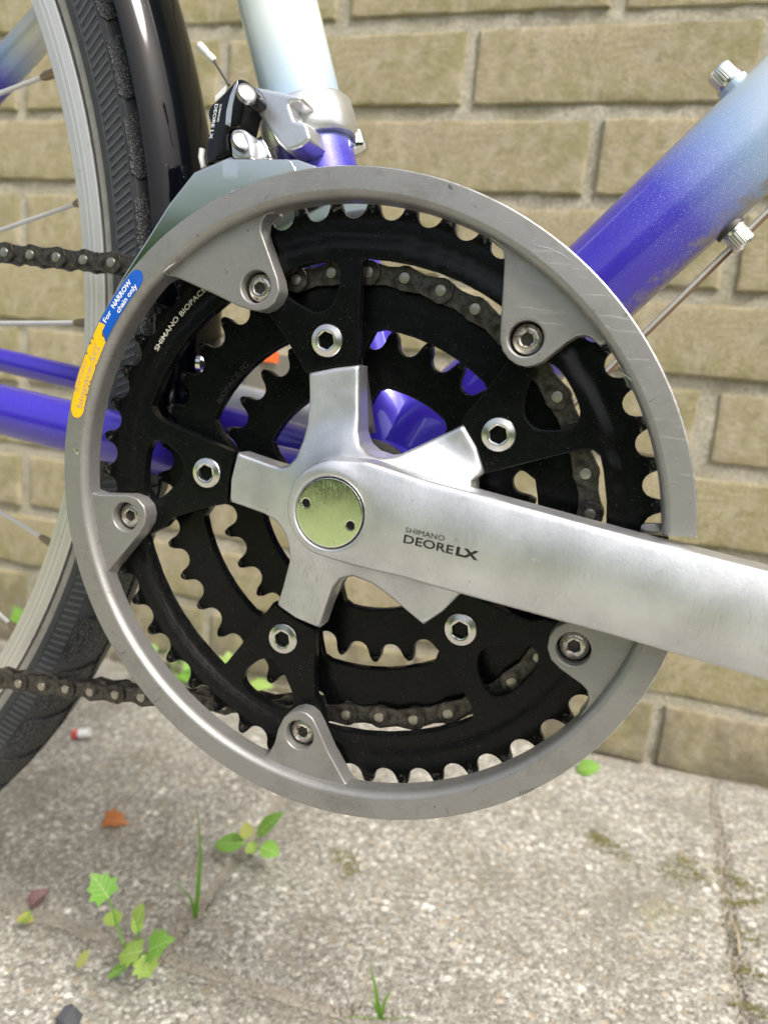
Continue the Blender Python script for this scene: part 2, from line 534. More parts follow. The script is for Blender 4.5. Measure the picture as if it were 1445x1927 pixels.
def plate(mb, outline, holes=(), yf=0.0, yb=3.0, r=.5, grid=0, s=2.0, fr=(.15, .45, 1.0, 1.8), mi=0, mi_side=None, back=True):
    """solid plate traced in the x-z plane; front (towards -y) at yf(x,z) with rounded rims, back at yb"""
    loops = []
    for k, L in enumerate([outline] + list(holes)):
        L = densify(L, s)
        if (area(L) > 0) != (k == 0):
            L = L[::-1]
        loops.append(L)
    pts, edges = [], []
    for L in loops:
        k = len(pts)
        pts += list(L)
        edges += [(k + i, k + (i + 1) % len(L)) for i in range(len(L))]
    nb = len(pts)
    extra = []
    fr = tuple(fr) + ((1.8,) if fr[-1] < 1.5 else ())
    for L in loops:
        t = np.roll(L, -1, 0) - np.roll(L, 1, 0)
        t /= np.linalg.norm(t, axis=1)[:, None] + 1e-9
        nrm = np.c_[-t[:, 1], t[:, 0]]
        for f in fr:
            c = L + nrm * (f * r)
            ok = inside(c, loops) & (bdist(c, loops) > f * r * .93)
            extra += list(c[ok])
    if grid:
        x0, y0 = loops[0].min(0)
        x1, y1 = loops[0].max(0)
        gx, gy = np.meshgrid(np.arange(x0, x1, grid), np.arange(y0, y1, grid * .87))
        gx = gx + (np.arange(gx.shape[0]) % 2)[:, None] * grid * .5
        c = np.c_[gx.ravel(), gy.ravel()]
        c = c[inside(c, loops)]
        c = c[bdist(c, loops) > r * 1.8 + .35 * grid]
        extra += list(c)
    allp = [Vector((float(p[0]), float(p[1]))) for p in pts + extra]
    vo, eo, fo, ov, oe, of = delaunay_2d_cdt(allp, edges, [], 0, 1e-4)
    V2 = np.array([(v.x, v.y) for v in vo])
    T = np.array([f for f in fo if len(f) == 3])
    cen = V2[T].mean(1)
    T = T[inside(cen, loops)]
    a, b, c = V2[T[:, 0]], V2[T[:, 1]], V2[T[:, 2]]
    cr = (b[:, 0] - a[:, 0]) * (c[:, 1] - a[:, 1]) - (b[:, 1] - a[:, 1]) * (c[:, 0] - a[:, 0])
    T[cr < 0] = T[cr < 0][:, ::-1]
    d = bdist(V2, loops)
    yv = np.array([yf(x, z) for x, z in V2]) if callable(yf) else np.full(len(V2), float(yf))
    dd = np.clip(r - d, 0, r)
    yv = yv + (r - np.sqrt(np.maximum(r * r - dd * dd, 0)))
    front = np.c_[V2[:, 0], yv, V2[:, 1]]
    idx = {}
    for k, lst in enumerate(ov):
        for i in lst:
            idx[i] = k
    V = list(front)
    F = [tuple(t) for t in T]
    n0 = len(V)
    SF = []
    bi = {}
    for a_, b_ in edges:
        ia, ib = idx[a_], idx[b_]
        for i in (ia, ib):
            if i not in bi:
                bi[i] = len(V)
                V.append((V2[i][0], yb if not callable(yb) else yb(*V2[i]), V2[i][1]))
        SF.append((ia, bi[ia], bi[ib], ib))
    k0 = len(mb.v)
    mb.add(V, F, mi)
    msi = mi if mi_side is None else mi_side
    mb.f += [tuple(int(i) + k0 for i in f) for f in SF]
    mb.mi += [msi] * len(loops[0]) + [mi] * (len(SF) - len(loops[0]))
    if back:
        B = [(p[0], yb if not callable(yb) else yb(*p), p[1]) for p in V2]
        mb.add(B, [tuple(t[::-1]) for t in T], msi)
    return mb
def lathe(mb, prof, o, ax=(0, -1, 0), n=32, mi=0, ref=(1, 0, 0), close=True):
    """revolve (radius, height along axis); radius may be a function of the angle"""
    o, ax = Vector(o), Vector(ax).normalized()
    u = Vector(ref) - ax * Vector(ref).dot(ax)
    if u.length < 1e-3:
        u = Vector((0, 0, 1)) - ax * ax.z
    u.normalize()
    w = ax.cross(u)
    V, F = [], []
    for r_, h in prof:
        for k in range(n):
            a = 2 * math.pi * k / n
            rr = r_(a) if callable(r_) else r_
            V.append(o + ax * h + (u * math.cos(a) + w * math.sin(a)) * rr)
    for i in range(len(prof) - 1):
        for k in range(n):
            k2 = (k + 1) % n
            F.append((i * n + k, i * n + k2, (i + 1) * n + k2, (i + 1) * n + k))
    if close:
        F.append(tuple((len(prof) - 1) * n + k for k in range(n)))
    return mb.add(V, F, mi)
def tube(mb, path, rad, n=16, mi=0, cap=True, flat=None):
    P = [Vector(p) for p in path]
    R_ = rad if isinstance(rad, (list, tuple)) else [rad] * len(P)
    V, F = [], []
    t0 = (P[1] - P[0]).normalized()
    u = t0.orthogonal().normalized() if flat is None else (Vector(flat) - t0 * Vector(flat).dot(t0)).normalized()
    for i, p in enumerate(P):
        t = (P[min(i + 1, len(P) - 1)] - P[max(i - 1, 0)]).normalized()
        u = (u - t * u.dot(t)).normalized()
        w = t.cross(u)
        rr = R_[i]
        ra, rb = rr if isinstance(rr, (list, tuple)) else (rr, rr)
        for k in range(n):
            a = 2 * math.pi * k / n
            V.append(p + u * math.cos(a) * ra + w * math.sin(a) * rb)
    for i in range(len(P) - 1):
        for k in range(n):
            k2 = (k + 1) % n
            F.append((i * n + k, i * n + k2, (i + 1) * n + k2, (i + 1) * n + k))
    if cap:
        F.append(tuple(range(n))[::-1])
        F.append(tuple((len(P) - 1) * n + k for k in range(n)))
    return mb.add(V, F, mi)
def box(mb, c, sx, sy, sz, mi=0, rot=None):
    c = Vector(c)
    V = [Vector((x * sx / 2, y * sy / 2, z * sz / 2)) for x in (-1, 1) for y in (-1, 1) for z in (-1, 1)]
    if rot is not None:
        V = [rot @ v for v in V]
    return mb.add([c + v for v in V], [(0, 1, 3, 2), (4, 6, 7, 5), (0, 4, 5, 1), (2, 3, 7, 6), (0, 2, 6, 4), (1, 5, 7, 3)], mi)
def lerp(a, b, t):
    return a + (b - a) * t
def sstep(a, b, x):
    t = min(1, max(0, (x - a) / (b - a)))
    return t * t * (3 - 2 * t)
def pol(r, deg):
    a = math.radians(deg)
    return (r * math.cos(a), r * math.sin(a))

def text_mesh(txt, bold=0.0):
    """flat lettering: triangles in (u, v), baseline 0, height of the capitals 1"""
    c = bpy.data.curves.new('txt', 'FONT')
    c.body = txt
    c.size = 1.0
    c.offset = bold
    c.resolution_u = 3
    c.fill_mode = 'FRONT'
    o = bpy.data.objects.new('txt', c)
    COL.objects.link(o)
    bpy.context.view_layer.update()
    dg = bpy.context.evaluated_depsgraph_get()
    me = bpy.data.meshes.new_from_object(o.evaluated_get(dg), depsgraph=dg)
    V = np.array([v.co[:2] for v in me.vertices])
    F = [tuple(p.vertices) for p in me.polygons]
    bpy.data.objects.remove(o)
    bpy.data.meshes.remove(me)
    bpy.data.curves.remove(c)
    V[:, 0] -= V[:, 0].min()
    return V, F
CAPH = None
def lettering(mb, txt, w, h, fn, bold=0.0, mi=0):
    """maps the text so that it is w wide and its capitals h tall through fn(u, v) -> point"""
    global CAPH
    if CAPH is None:
        CAPH = text_mesh('H')[0][:, 1].max()
    V, F = text_mesh(txt, bold)
    sx = w / V[:, 0].max()
    sy = h / CAPH
    P = [fn(u * sx, v * sy) for u, v in V]
    # keep faces turned towards the viewer (-y)
    F2 = []
    for f in F:
        a, b, c = (Vector(P[i]) for i in f[:3])
        F2.append(f if (b - a).cross(c - a).y <= 0 else f[::-1])
    return mb.add(P, F2, mi)

# ------------------------------------------------------------------ brick wall
WY = 379.0
wall = MB()
WX0, WX1, WZ0, NC = -1500, 1300, Z0 - 258 - 62, 25
# mortar body, front as an uneven sheet a few millimetres behind the brick faces
def mortar_sheet():
    V, F = [], []
    nx, nz = 281, 160
    H = 62.0 * NC
    for j in range(nz):
        for i in range(nx):
            x = lerp(WX0, WX1, i / (nx - 1))
            z = lerp(WZ0, WZ0 + H, j / (nz - 1))
            V.append((x, WY + 3.2 + rng.normal() * .7, z))
    for j in range(nz - 1):
        for i in range(nx - 1):
            a = j * nx + i
            F.append((a, a + 1, a + nx + 1, a + nx))
    wall.add(V, F)
    box(wall, ((WX0 + WX1) / 2, WY + 60, WZ0 + H / 2), WX1 - WX0 - 2, 100, H - 2)
mortar_sheet()
WALL = wall.build('brick_wall', M['mortar'], smooth=True, sharp=0)
WALL['label'] = 'weathered yellow brick wall with pale mortar joints standing behind the bicycle'
WALL['category'] = 'wall'
def brick_mesh(L, seed, Hh=51.5):
    rr = np.random.default_rng(seed)
    us = [0, .8, 2.2] + list(np.linspace(9, L - 9, max(3, int(L / 13)))) + [L - 2.2, L - .8, L]
    ws = [0, .8, 2.2] + list(np.linspace(9, Hh - 9, 4)) + [Hh - 2.2, Hh - .8, Hh]
    nx, nz = len(us) - 1, len(ws) - 1
    V, F = [], []
    cx_, cz_ = np.cumsum(rr.normal(size=nx + 1)) * .12, np.cumsum(rr.normal(size=nz + 1)) * .12
    for j in range(nz + 1):
        for i in range(nx + 1):
            e = min(i, nx - i, j, nz - j)
            y = rr.normal() * .22
            if e == 0:
                y += .9 + abs(rr.normal()) * .5
                if rr.random() < .10:
                    y += 1.8
            elif e == 1:
                y += .25
            z = ws[j] - Hh / 2 + (cx_[i] if j in (0, nz) else 0) + rr.normal() * .2
            x = us[i] - L / 2 + (cz_[j] if i in (0, nx) else 0) + rr.normal() * .2
            V.append((x, y, z))
    for j in range(nz):
        for i in range(nx):
            a = j * (nx + 1) + i
            F.append((a, a + 1, a + nx + 2, a + nx + 1))
    per = [i for i in range(nx + 1)] + [j * (nx + 1) + nx for j in range(1, nz + 1)] + [nz * (nx + 1) + i for i in range(nx - 1, -1, -1)] + [j * (nx + 1) for j in range(nz - 1, 0, -1)]
    k = len(V)
    for p in per:
        V.append((V[p][0], 20, V[p][2]))
    n = len(per)
    for a in range(n):
        b = (a + 1) % n
        F.append((per[a], k + a, k + b, per[b]))
    m = MB()
    m.add(V, F)
    return m.mesh('brick', M['brick'], True, 60)
BM = [brick_mesh(197, s) for s in range(7)]

far = MB()
nbrick = 0
for c in range(NC):
    zc = WZ0 + 62 * c + 25 + 0.0
    k = (Z0 + 238.1 + 25 - zc) / 62.0
    par = int(round(k)) % 2
    x0 = (-71 if par == 0 else 31.6)
    if int(round(k)) == 8:
        x0 = 141
    i0 = int(math.floor((WX0 - x0) / 207.0))
    for i in range(i0, i0 + 16):
        jx = random.uniform(-2.5, 2.5)
        xc = x0 + 207.0 * i + 103.5 + jx
        if xc < WX0 + 100 or xc > WX1 - 100:
            continue
        near = -1000 < xc < 800 and zc < Z0 + 640
        o_y = WY + random.uniform(-1.2, 1.6)
        zz = zc + random.uniform(-1.2, 1.2)
        if near and nbrick < 290:
            b = link('brick', BM[random.randrange(7)], WALL, (xc * S, o_y * S, zz * S))
            b.rotation_euler = (0, random.uniform(-.006, .006), random.choice((0, 0)) )
            b.scale = (random.uniform(.985, 1.01), 1, random.uniform(.97, 1.02))
            nbrick += 1
        else:
            me = BM[random.randrange(7)]
            far.add([(v.co.x * 1000 + xc, v.co.y * 1000 + o_y, v.co.z * 1000 + zz) for v in me.vertices], [tuple(p.vertices) for p in me.polygons])
o = far.build('brick_courses', M['brick'], WALL, sharp=60)
o['kind'] = 'stuff'

# ------------------------------------------------------------------ ground
GN = Vector((-.038, -.04, 1)).normalized()
GP = Vector((165, 379, Z0 - 258.3))
def gz(x, y):
    return GP.z + .038 * (x - 165) + .04 * (y - 379)
gx = Vector((1, 0, .038)).normalized()
gy = GN.cross(gx)
PAVE = bpy.data.objects.new('paving', None)
COL.objects.link(PAVE)
PAVE.matrix_world = Matrix.Translation(Vector((0, 0, gz(0, 0))) * S) @ Matrix((gx, gy, GN)).transposed().to_4x4()
PAVE['kind'] = 'structure'
def slab_mesh(seed, W=297.0):
    rr = np.random.default_rng(seed)
    n = 12
    V, F = [], []
    us = [-.5, -.492, -.475] + list(np.linspace(-.44, .44, n)) + [.475, .492, .5]
    K = len(us)
    for j, b in enumerate(us):
        for i, a in enumerate(us):
            e = min(min(i, K - 1 - i), min(j, K - 1 - j))
            z = rr.normal() * .35 - (2.6, .9, .2)[e] * (1 + .3 * rr.normal()) if e < 3 else rr.normal() * .35
            V.append((a * W + rr.normal() * .5, b * W + rr.normal() * .5, z))
    for j in range(K - 1):
        for i in range(K - 1):
            a = j * K + i
            F.append((a, a + 1, a + K + 1, a + K))
    per = list(range(K)) + [j * K + K - 1 for j in range(1, K)] + [(K - 1) * K + i for i in range(K - 2, -1, -1)] + [j * K for j in range(K - 2, 0, -1)]
    k = len(V)
    V += [(V[p][0], V[p][1], -40) for p in per]
    F += [(per[a], k + a, k + (a + 1) % len(per), per[(a + 1) % len(per)]) for a in range(len(per))]
    m = MB()
    m.add(V, F)
    return m.mesh('paving_slab', M['slab'], True, 0)
SL = [slab_mesh(s) for s in range(5)]
JX, JY = -116.0, 77.0
for r_ in range(-3, 1):
    off = 0 if r_ % 2 == 0 else 150
    for i in range(-4, 5):
        o = link('paving_slab', SL[random.randrange(5)], PAVE, ((JX + 150 + 302 * i + off) * S, (JY + 150 + 302 * r_) * S, random.uniform(-.6, .6) * S))
        o.rotation_euler = (random.uniform(-.002, .002), random.uniform(-.002, .002), random.choice((0, math.pi / 2, math.pi)))
g = MB()
n = 41
V, F = [], []
for j in range(n):
    for i in range(n):
        a, b = (i / (n - 1) * 2 - 1), (j / (n - 1) * 2 - 1)
        V.append((a * abs(a) * 60000, b * abs(b) * 60000, 0))
for j in range(n - 1):
    for i in range(n - 1):
        a = j * n + i
        F.append((a, a + 1, a + n + 1, a + n))
V = [(x, y, gz(0, 0) + .038 * max(-900, min(900, x)) + .04 * max(-1300, min(600, y)) - 2.2) for x, y, z in V]
g.add(V, F)
fine = [f for f in F]
GROUND = g.build('ground', [M['soil'], M['lawn']], smooth=False)
GROUND['kind'] = 'structure'
for p in GROUND.data.polygons:
    c = p.center
    if abs(c.x) > 1.6 or c.y < -1.2 or c.y > .8:
        p.material_index = 1
# hedge behind the photographer: what the polished parts mirror
hd = MB()
for k in range(9000):
    x = rng.uniform(-4200, 4200)
    z = rng.uniform(-150, 1380) + 60 * math.sin(x / 500)
    y = -3300 + rng.normal() * 160 - 160 * math.sin(x / 700.0) - .12 * z
    if k % 3 == 0:
        x, y, z = 2700 + rng.normal() * 150, rng.uniform(-3300, 300), rng.uniform(0, 1500)  # unseen side run, added to darken reflections from the right
    d1 = Vector(rng.normal(size=3)).normalized()
    d2 = d1.orthogonal().normalized()
    L, W = rng.uniform(35, 75), rng.uniform(20, 40)
    c = Vector((x, y, z))
    hd.add([c - d1 * L, c + d2 * W, c + d1 * L, c - d2 * W], [(0, 1, 2, 3)])
box(hd, (0, -3700, 500), 8600, 300, 1500)
box(hd, (3000, -1500, 650), 300, 3700, 1500)  # solid core of the added right-hand run
o = hd.build('hedge_and_added_side_run', M['hedge'], smooth=False)
o['kind'] = 'stuff'

# ------------------------------------------------------------------ frame
SY = 49.0          # mid plane of the frame behind the outer chainring
st_top, st_bot = Vector((-131, SY, 355)), Vector((2, SY, 0))
sdirv = (st_top - st_bot).normalized()
M['seat_paint'] = paint('seat_tube_paint', tuple(sdirv), 112, 180, mid=(.42, .56, .70), pale=(.80, .87, .83))
mb = MB()
tube(mb, [st_bot + sdirv * t for t in np.linspace(-4, 378, 24)], 15.0, 40)
ST = mb.build('seat_tube', M['seat_paint'], BIKE)
dt = (Vector((110.6, SY, 158.8)) - Vector((58.3, SY, 99.0))).normalized()
d0 = Vector((69.9, SY, 86.1))
nper = Vector((-dt.z, 0, dt.x))
M['down_paint'] = paint('down_tube_paint', tuple(dt), 116, 200, dirt_axis=(tuple(nper), nper.dot(d0) - 8.0))
mb = MB()
tube(mb, [d0 + dt * t for t in np.linspace(-112, 330, 24)], 16.6, 40)
mb.build('down_tube', M['down_paint'], BIKE)
# bottom bracket shell with lug sockets
mb = MB()
lathe(mb, [(12, -2), (20, -2), (20.6, -1), (20.6, 68), (20, 69), (12, 69)], (0, 15, 0), (0, 1, 0), 48)
for a, b, rr in ((st_bot, sdirv, 15.9), (d0 - dt * 111, dt, 17.6)):
    tube(mb, [a + b * t for t in (0, 30, 37, 39)], [rr + 2.5, rr + 1.2, rr + .5, rr - .3], 40, cap=False)
BB = mb.build('bottom_bracket_shell', M['purple'], BIKE)
mb = MB()
lathe(mb, [(9, 0), (22, 0), (22, -2.5), (20, -3.5), (16, -3.5), (9, -2)], (0, 15, 0), (0, 1, 0), 48)
mb.build('bearing_cup', M['hole'], BB)
# chain stays and seat stay
mb = MB()
tube(mb, [(-8, 36, -1.5), (-40, 30, 2), (-110, 27, 8.2), (-190, 26, 15.8), (-300, 22, 29), (-440, 12, 46)], [12, 11.6, 10.9, 10.6, 9.5, 7], 28)
mb.build('chainstay', M['purple'], BIKE)
mb = MB()
tube(mb, [(-8, 64, 3), (-60, 72, 12), (-170, 76, 28.5), (-215, 77, 33), (-440, 88, 52)], [11, 9, 6.0, 6.0, 6], 24)
mb.build('chainstay', M['purple'], BIKE)
ss = [Vector((-231, 84, 169)), Vector((-206, 84, 190))]
sv = (ss[1] - ss[0]).normalized()
M['stay_paint'] = paint('seat_stay_paint', tuple(sv), -76, -40, pale=(.62, .63, .58))
mb = MB()
tube(mb, [ss[0] + sv * t for t in np.linspace(-230, 190, 12)], 8.2, 20)
mb.build('seat_stay', M['stay_paint'], BIKE)
# bottle boss bolts on the down tube
def boss_bolt(p, n_, body):
    mb = MB()
    lathe(mb, [(5.2, -3), (5.0, 2.0), (4.6, 2.4), (4.6, 2.41)], p, n_, 28, 1, close=False)
    lathe(mb, [(4.8, 2.4), (4.8, 3.4), (4.4, 3.5)], p, n_, 28, 0, close=False)
    kn = lambda a: 4.1 + .05 * math.cos(a * 36)
    lathe(mb, [(kn, 3.5), (kn, 8.2), (3.7, 8.9), (2.3, 9.0), (2.2, 6.5)], p, n_, 144, 0)
    return mb.build('bottle_bolt', [M['bolt'], body], BIKE, sharp=30)
boss_bolt(d0 + nper * 15.8 + dt * 67, nper, M['down_paint'])
boss_bolt(d0 - nper * 15.5 + dt * 37.5, -nper, M['grime'])
M['cable_pale'] = simple('cable_pale', (.62, .60, .56), .6, .4)
M['cable_rust_shade'] = simple('cable_rust_shade', (.20, .125, .075), .2, .65)  # brown strand paints in the cable's shaded, rusty underside
cvec = Vector((118.1, 50, 110)) - Vector((84.8, 50, 67.4))
for off_, mt_ in ((0.0, 'cable_pale'), (1.15, 'cable_rust_shade')):
    mb = MB()
    c0 = Vector((84.8, 50, 67.4)) + Vector((cvec.z, 0, -cvec.x)).normalized() * off_ + Vector((0, off_ * .6, 0))
    tube(mb, [c0 + cvec * t for t in (-1.9, 0, 1, 4)], .78 if off_ == 0 else .55, 12)
    mb.build('shift_cable_and_rust_shade', M[mt_], BIKE)
# far side crank arm and pedal glimpsed between the rings
mb = MB()
tube(mb, [(-8, 108, 3), (-60, 112, 18), (-175, 120, 30)], [(7, 12), (6.5, 11), (6, 10)], 20, flat=(0, 1, 0))
lathe(mb, [(15, 0), (15, 12), (12, 14)], (0, 100, 0), (0, 1, 0), 32)
mb.build('crank_arm', M['alloy'], BIKE)
pd = MB()
box(pd, (-150, 168, 38), 72, 70, 9, 0)
box(pd, (-150, 166, 48), 60, 5, 14, 0)
box(pd, (-116, 165, 41), 6, 60, 20, 0)
PED = pd.build('pedal', M['pedal'], BIKE, smooth=False)
mb = MB()
box(mb, (-112, 158, 49), 4, 18, 6)
mb.build('reflector', M['orange'], PED, smooth=False)

# ------------------------------------------------------------------ rear wheel
WC = Vector((-440, 51, 48))
WH = node('rear_wheel', BIKE)
def wrev(mb, prof, a0=0, a1=360, n=360, mi=0):
    V, F = [], []
    full = (a1 - a0) >= 360
    for r_, y in prof:
        for k in range(n + (0 if full else 1)):
            a = math.radians(lerp(a0, a1, k / n))
            V.append((WC.x + r_ * math.cos(a), WC.y + y, WC.z + r_ * math.sin(a)))
    m = n if full else n + 1
    for i in range(len(prof) - 1):
        for k in range(n):
            k2 = (k + 1) % m
            F.append((i * m + k, i * m + k2, (i + 1) * m + k2, (i + 1) * m + k))
    return mb.add(V, F, mi)
mb = MB()
pr = [(296.5, 0), (296.8, -6), (298.0, -9.6), (298.8, -10.5), (299.2, -10.6), (309.0, -11.2), (309.3, -11.1), (309.6, -9.0), (312, -8.0)]
wrev(mb, pr + [(312, 0)] + [(r_, -y) for r_, y in pr[::-1]])
mb.build('rim', M['rim'], WH)
mb = MB()
tp = [(309.6, -8.6), (310.9, -9.2), (311.2, -11.6), (311.6, -12.1), (314.8, -13.0), (315.0, -13.0)]
wrev(mb, tp[:4], mi=3)
wrev(mb, tp[3:], mi=1)
tp2 = [(315.0, -13.0), (315.6, -13.9), (318.8, -14.9), (319.6, -14.6), (324, -15.5), (328.2, -15.6), (330.5, -15.2), (334.2, -11.5), (336.2, -6), (336.8, 0)]
wrev(mb, tp2)
wrev(mb, [(r_, -y) for r_, y in (tp + tp2)[::-1]])
# side ribs: short slanted bars round the sidewall
V8 = [(0, 1, 3, 2), (4, 6, 7, 5), (0, 4, 5, 1), (2, 3, 7, 6), (0, 2, 6, 4), (1, 5, 7, 3)]
NR = 575
for k in range(NR):
    a = 2 * math.pi * k / NR
    P = []
    for da, r_, y in ((-.0016, 320.4, -14.7), (.0016, 320.4, -14.7)):
        P.append((a + da - .0035, r_, y))
    vv = []
    for (sa, r_, y) in ((-.0045, 320.2, -14.6), (.0065, 328.2, -15.5)):
        for w in (-.0027, .0027):
            for up in (0, -.75):
                ww = w * (.6 if up else 1)
                ang = a + sa + ww
                vv.append((WC.x + r_ * math.cos(ang), WC.y + y + up, WC.z + r_ * math.sin(ang)))
    mb.add(vv, V8, 4)
# shoulder tread blocks with slanted gaps
NB_ = 68
for k in range(NB_):
    a0 = 2 * math.pi * k / NB_
    aw = 2 * math.pi / NB_
    for sgn in (1, -1):
        vv, ff = [], []
        m = 7
        secs = [(329.6, -16.1), (332.2, -15.0), (335.2, -11.8), (337.2, -7.0), (338.3, -1.2)]
        for i in range(m):
            for j, (r_, y) in enumerate(secs):
                f = i / (m - 1)
                sl = .020 * (j / 4.0)
                ang = a0 + aw * (.03 + .80 * f) + sl * (1 if sgn > 0 else -1) + (.012 * (1 - f) if j == 0 else 0)
                vv.append((WC.x + r_ * math.cos(ang), WC.y + y * sgn, WC.z + r_ * math.sin(ang)))
        K = len(secs)
        for i in range(m - 1):
            for j in range(K - 1):
                ff.append((i * K + j, i * K + j + 1, (i + 1) * K + j + 1, (i + 1) * K + j))
        k0 = len(vv)
        # skirts
        per = [i * K for i in range(m)] + [(m - 1) * K + j for j in range(1, K)] + [i * K + K - 1 for i in range(m - 2, -1, -1)] + [j for j in range(K - 2, 0, -1)]
        for p in per:
            x, y, z = vv[p]
            d = Vector((x - WC.x, 0, z - WC.z)).normalized() * -2.2
            vv.append((x + d.x, WC.y + (y - WC.y) * .88, z + d.z))
        for i in range(len(per)):
            j = (i + 1) % len(per)
            ff.append((per[i], per[j], k0 + j, k0 + i))
        mb.add(vv, ff, 2)
mb.build('tyre', [M['rubber'], M['strip'], M['knurl'], M['hole'], M['rib_rubber']], WH)
for k in range(36):
    th = math.radians(21.7 - 10.2 * k if k < 7 else 21.7 - 10.0 * k)
    side = -1 if k % 2 == 0 else 1
    lac = math.radians(5.5) * (1 if (k // 2) % 2 == 0 else -1) * (1 if side < 0 else -1)
    pn = Vector((WC.x + 297.2 * math.cos(th), WC.y + side * 1.5, WC.z + 297.2 * math.sin(th)))
    ah = th + lac * 9
    ph = Vector((WC.x + 23 * math.cos(ah), WC.y + side * 24, WC.z + 23 * math.sin(ah)))
    d = (ph - pn).normalized()
    mb = MB()
    tube(mb, [pn, pn + d * 60, ph], 1.0, 8)
    sp = mb.build('spoke', M['spoke'], WH)
    mb = MB()
    tube(mb, [pn - d * 2, pn + d * 1, pn + d * 8.5, pn + d * 10.5], [2.4, 2.0, 1.8, 1.2], 10, mi=1)
    k0 = sp.data
    nm = mb.mesh('nipple', [M['spoke'], M['brass']])
    link('nipple', nm, WH)
mb = MB()
lathe(mb, [(3, -62), (6, -60), (6, -40), (24, -36), (24, -31), (16, -28), (14, 0), (16, 24), (24, 27), (24, 31), (8, 36), (5, 60)], WC, (0, 1, 0), 40)
mb.build('hub', M['alloy'], WH)
# mudguard
mb = MB()
prof = []
for y in np.linspace(-22, 22, 23):
    t = y / 22.0
    r_ = 354.0 - 11.5 * abs(t) ** 2.6
    if abs(t) > .985:
        r_ -= 1.0
    prof.append((r_, y))
A0, A1 = -6.0, 132
wrev(mb, prof, A0, A1, 160)
wrev(mb, [(r_ - 1.6, y * .96) for r_, y in prof[::-1]], A0, A1, 160)
wrev(mb, [(prof[0][0] - 1.6, -22 * .96), prof[0]], A0, A1, 160)
wrev(mb, [prof[-1], (prof[-1][0] - 1.6, 22 * .96)], A0, A1, 160)
MG = mb.build('mudguard', M['fender'], BIKE, sharp=60)
mb = MB()
lathe(mb, [(4.5, 0), (4.5, 2), (3, 3.4), (0.5, 3.6)], (WC.x + 355 * math.cos(math.radians(-1)), 42, WC.z + 355 * math.sin(math.radians(-1))), (1, 0, 0), 20)
mb.build('mudguard_bolt', M['chrome'], MG)

# ------------------------------------------------------------------ chainrings
BOLT = [104.1, 175.9, 248.1, 319.9, 32.1]
def ring_r(r0_, A, ph):
    return lambda deg: r0_ + A * math.cos(2 * math.radians(deg - ph))
def pitch_points(rf, N_, start):
    """N points of equal spacing along the non-round pitch curve, clockwise from start (degrees)"""
    th = np.linspace(start, start - 360, 7201)
    r_ = np.array([rf(t) for t in th])
    x, z = r_ * np.cos(np.radians(th)), r_ * np.sin(np.radians(th))
    s_ = np.r_[0, np.cumsum(np.hypot(np.diff(x), np.diff(z)))]
    t = np.arange(N_) / N_ * s_[-1]
    return np.c_[np.interp(t, s_, x), np.interp(t, s_, z)], np.interp(t, s_, th)
def toothed(rf, N_, start, roll=3.95, tip=3.0, tipw=.85):
    P, th = pitch_points(rf, N_, start)
    out = []
    for i in range(N_):
        p = P[i]
        nx = P[(i + 1) % N_]
        rad = p / np.hypot(*p)
        tan = np.array([rad[1], -rad[0]])       # clockwise
        for a in (-66, -44, -22, 0, 22, 44, 66):
            a_ = math.radians(a)
            out.append(p + roll * (-rad * math.cos(a_) + tan * math.sin(a_)))
        mid = (p + nx) / 2
        rm = mid / np.hypot(*mid)
        tm = np.array([rm[1], -rm[0]])
        w = random.uniform(.85, 1.15)
        for uu, hh in ((-1.9, tip * .42), (-tipw * w, tip * .93), (0, tip * random.uniform(.95, 1.02)), (tipw * w, tip * .93), (1.9, tip * .42)):
            out.append(mid + tm * uu + rm * hh)
    return np.array(out)
# outer ring, 48 teeth
rf48 = ring_r(97.1, 1.9, 145)
out48 = toothed(rf48, 48, 95.2)
rin = ring_r(81.6, 1.5, 165)
star = []
for b in sorted(BOLT, reverse=True):           # clockwise walk along the inner edge
    # ccw side of the tab flares into the annulus, cw side runs straight out
    for off_, rr in ((24, None), (20.5, None), (18.6, 73.5), (16.2, 69.8), (14.6, 62), (12.6, 52), (11.6, 46.7), (8, 46.4), (4, 46.3), (0, 46.3), (-4, 46.3), (-8, 46.4), (-11.6, 46.7), (-11.3, 58), (-11.2, 70), (-11.3, 77.5), (-11.9, 80.6), (-13.4, None), (-17, None), (-23, None), (-29, None), (-35, None), (-41, None)):
        star.append(pol(rin(b + off_) if rr is None else rr, b + off_))
win = []
for b in BOLT:
    w_ = [(64.9, 2.7), (64.6, -.4), (66.5, -3.2), (71, -5.0), (76, -5.9), (79, -5.0), (80.6, -2.5), (80.9, 2), (80.6, 6.5), (79.2, 9.6), (75.8, 11.0), (72, 9.2), (67, 5.2)]
    win.append(smooth_poly([pol(r_, b + o_) for r_, o_ in w_], 1))
holes48 = [np.array(star)] + win
def y48(x, z):
    r_ = math.hypot(x, z)
    k = rf48(math.degrees(math.atan2(z, x))) - 97.1
    return .2 + 1.3 * sstep(85.8 + k, 87.0 + k, r_) + .5 * sstep(92.5 + k, 97 + k, r_)
mb = MB()
plate(mb, out48, holes48, y48, 4.0, .35, grid=2.2, s=2.4, fr=(.3, 1.0), mi_side=1)
OR = mb.build('outer_chainring', [M['black'], M['tooth']], BIKE, sharp=40)
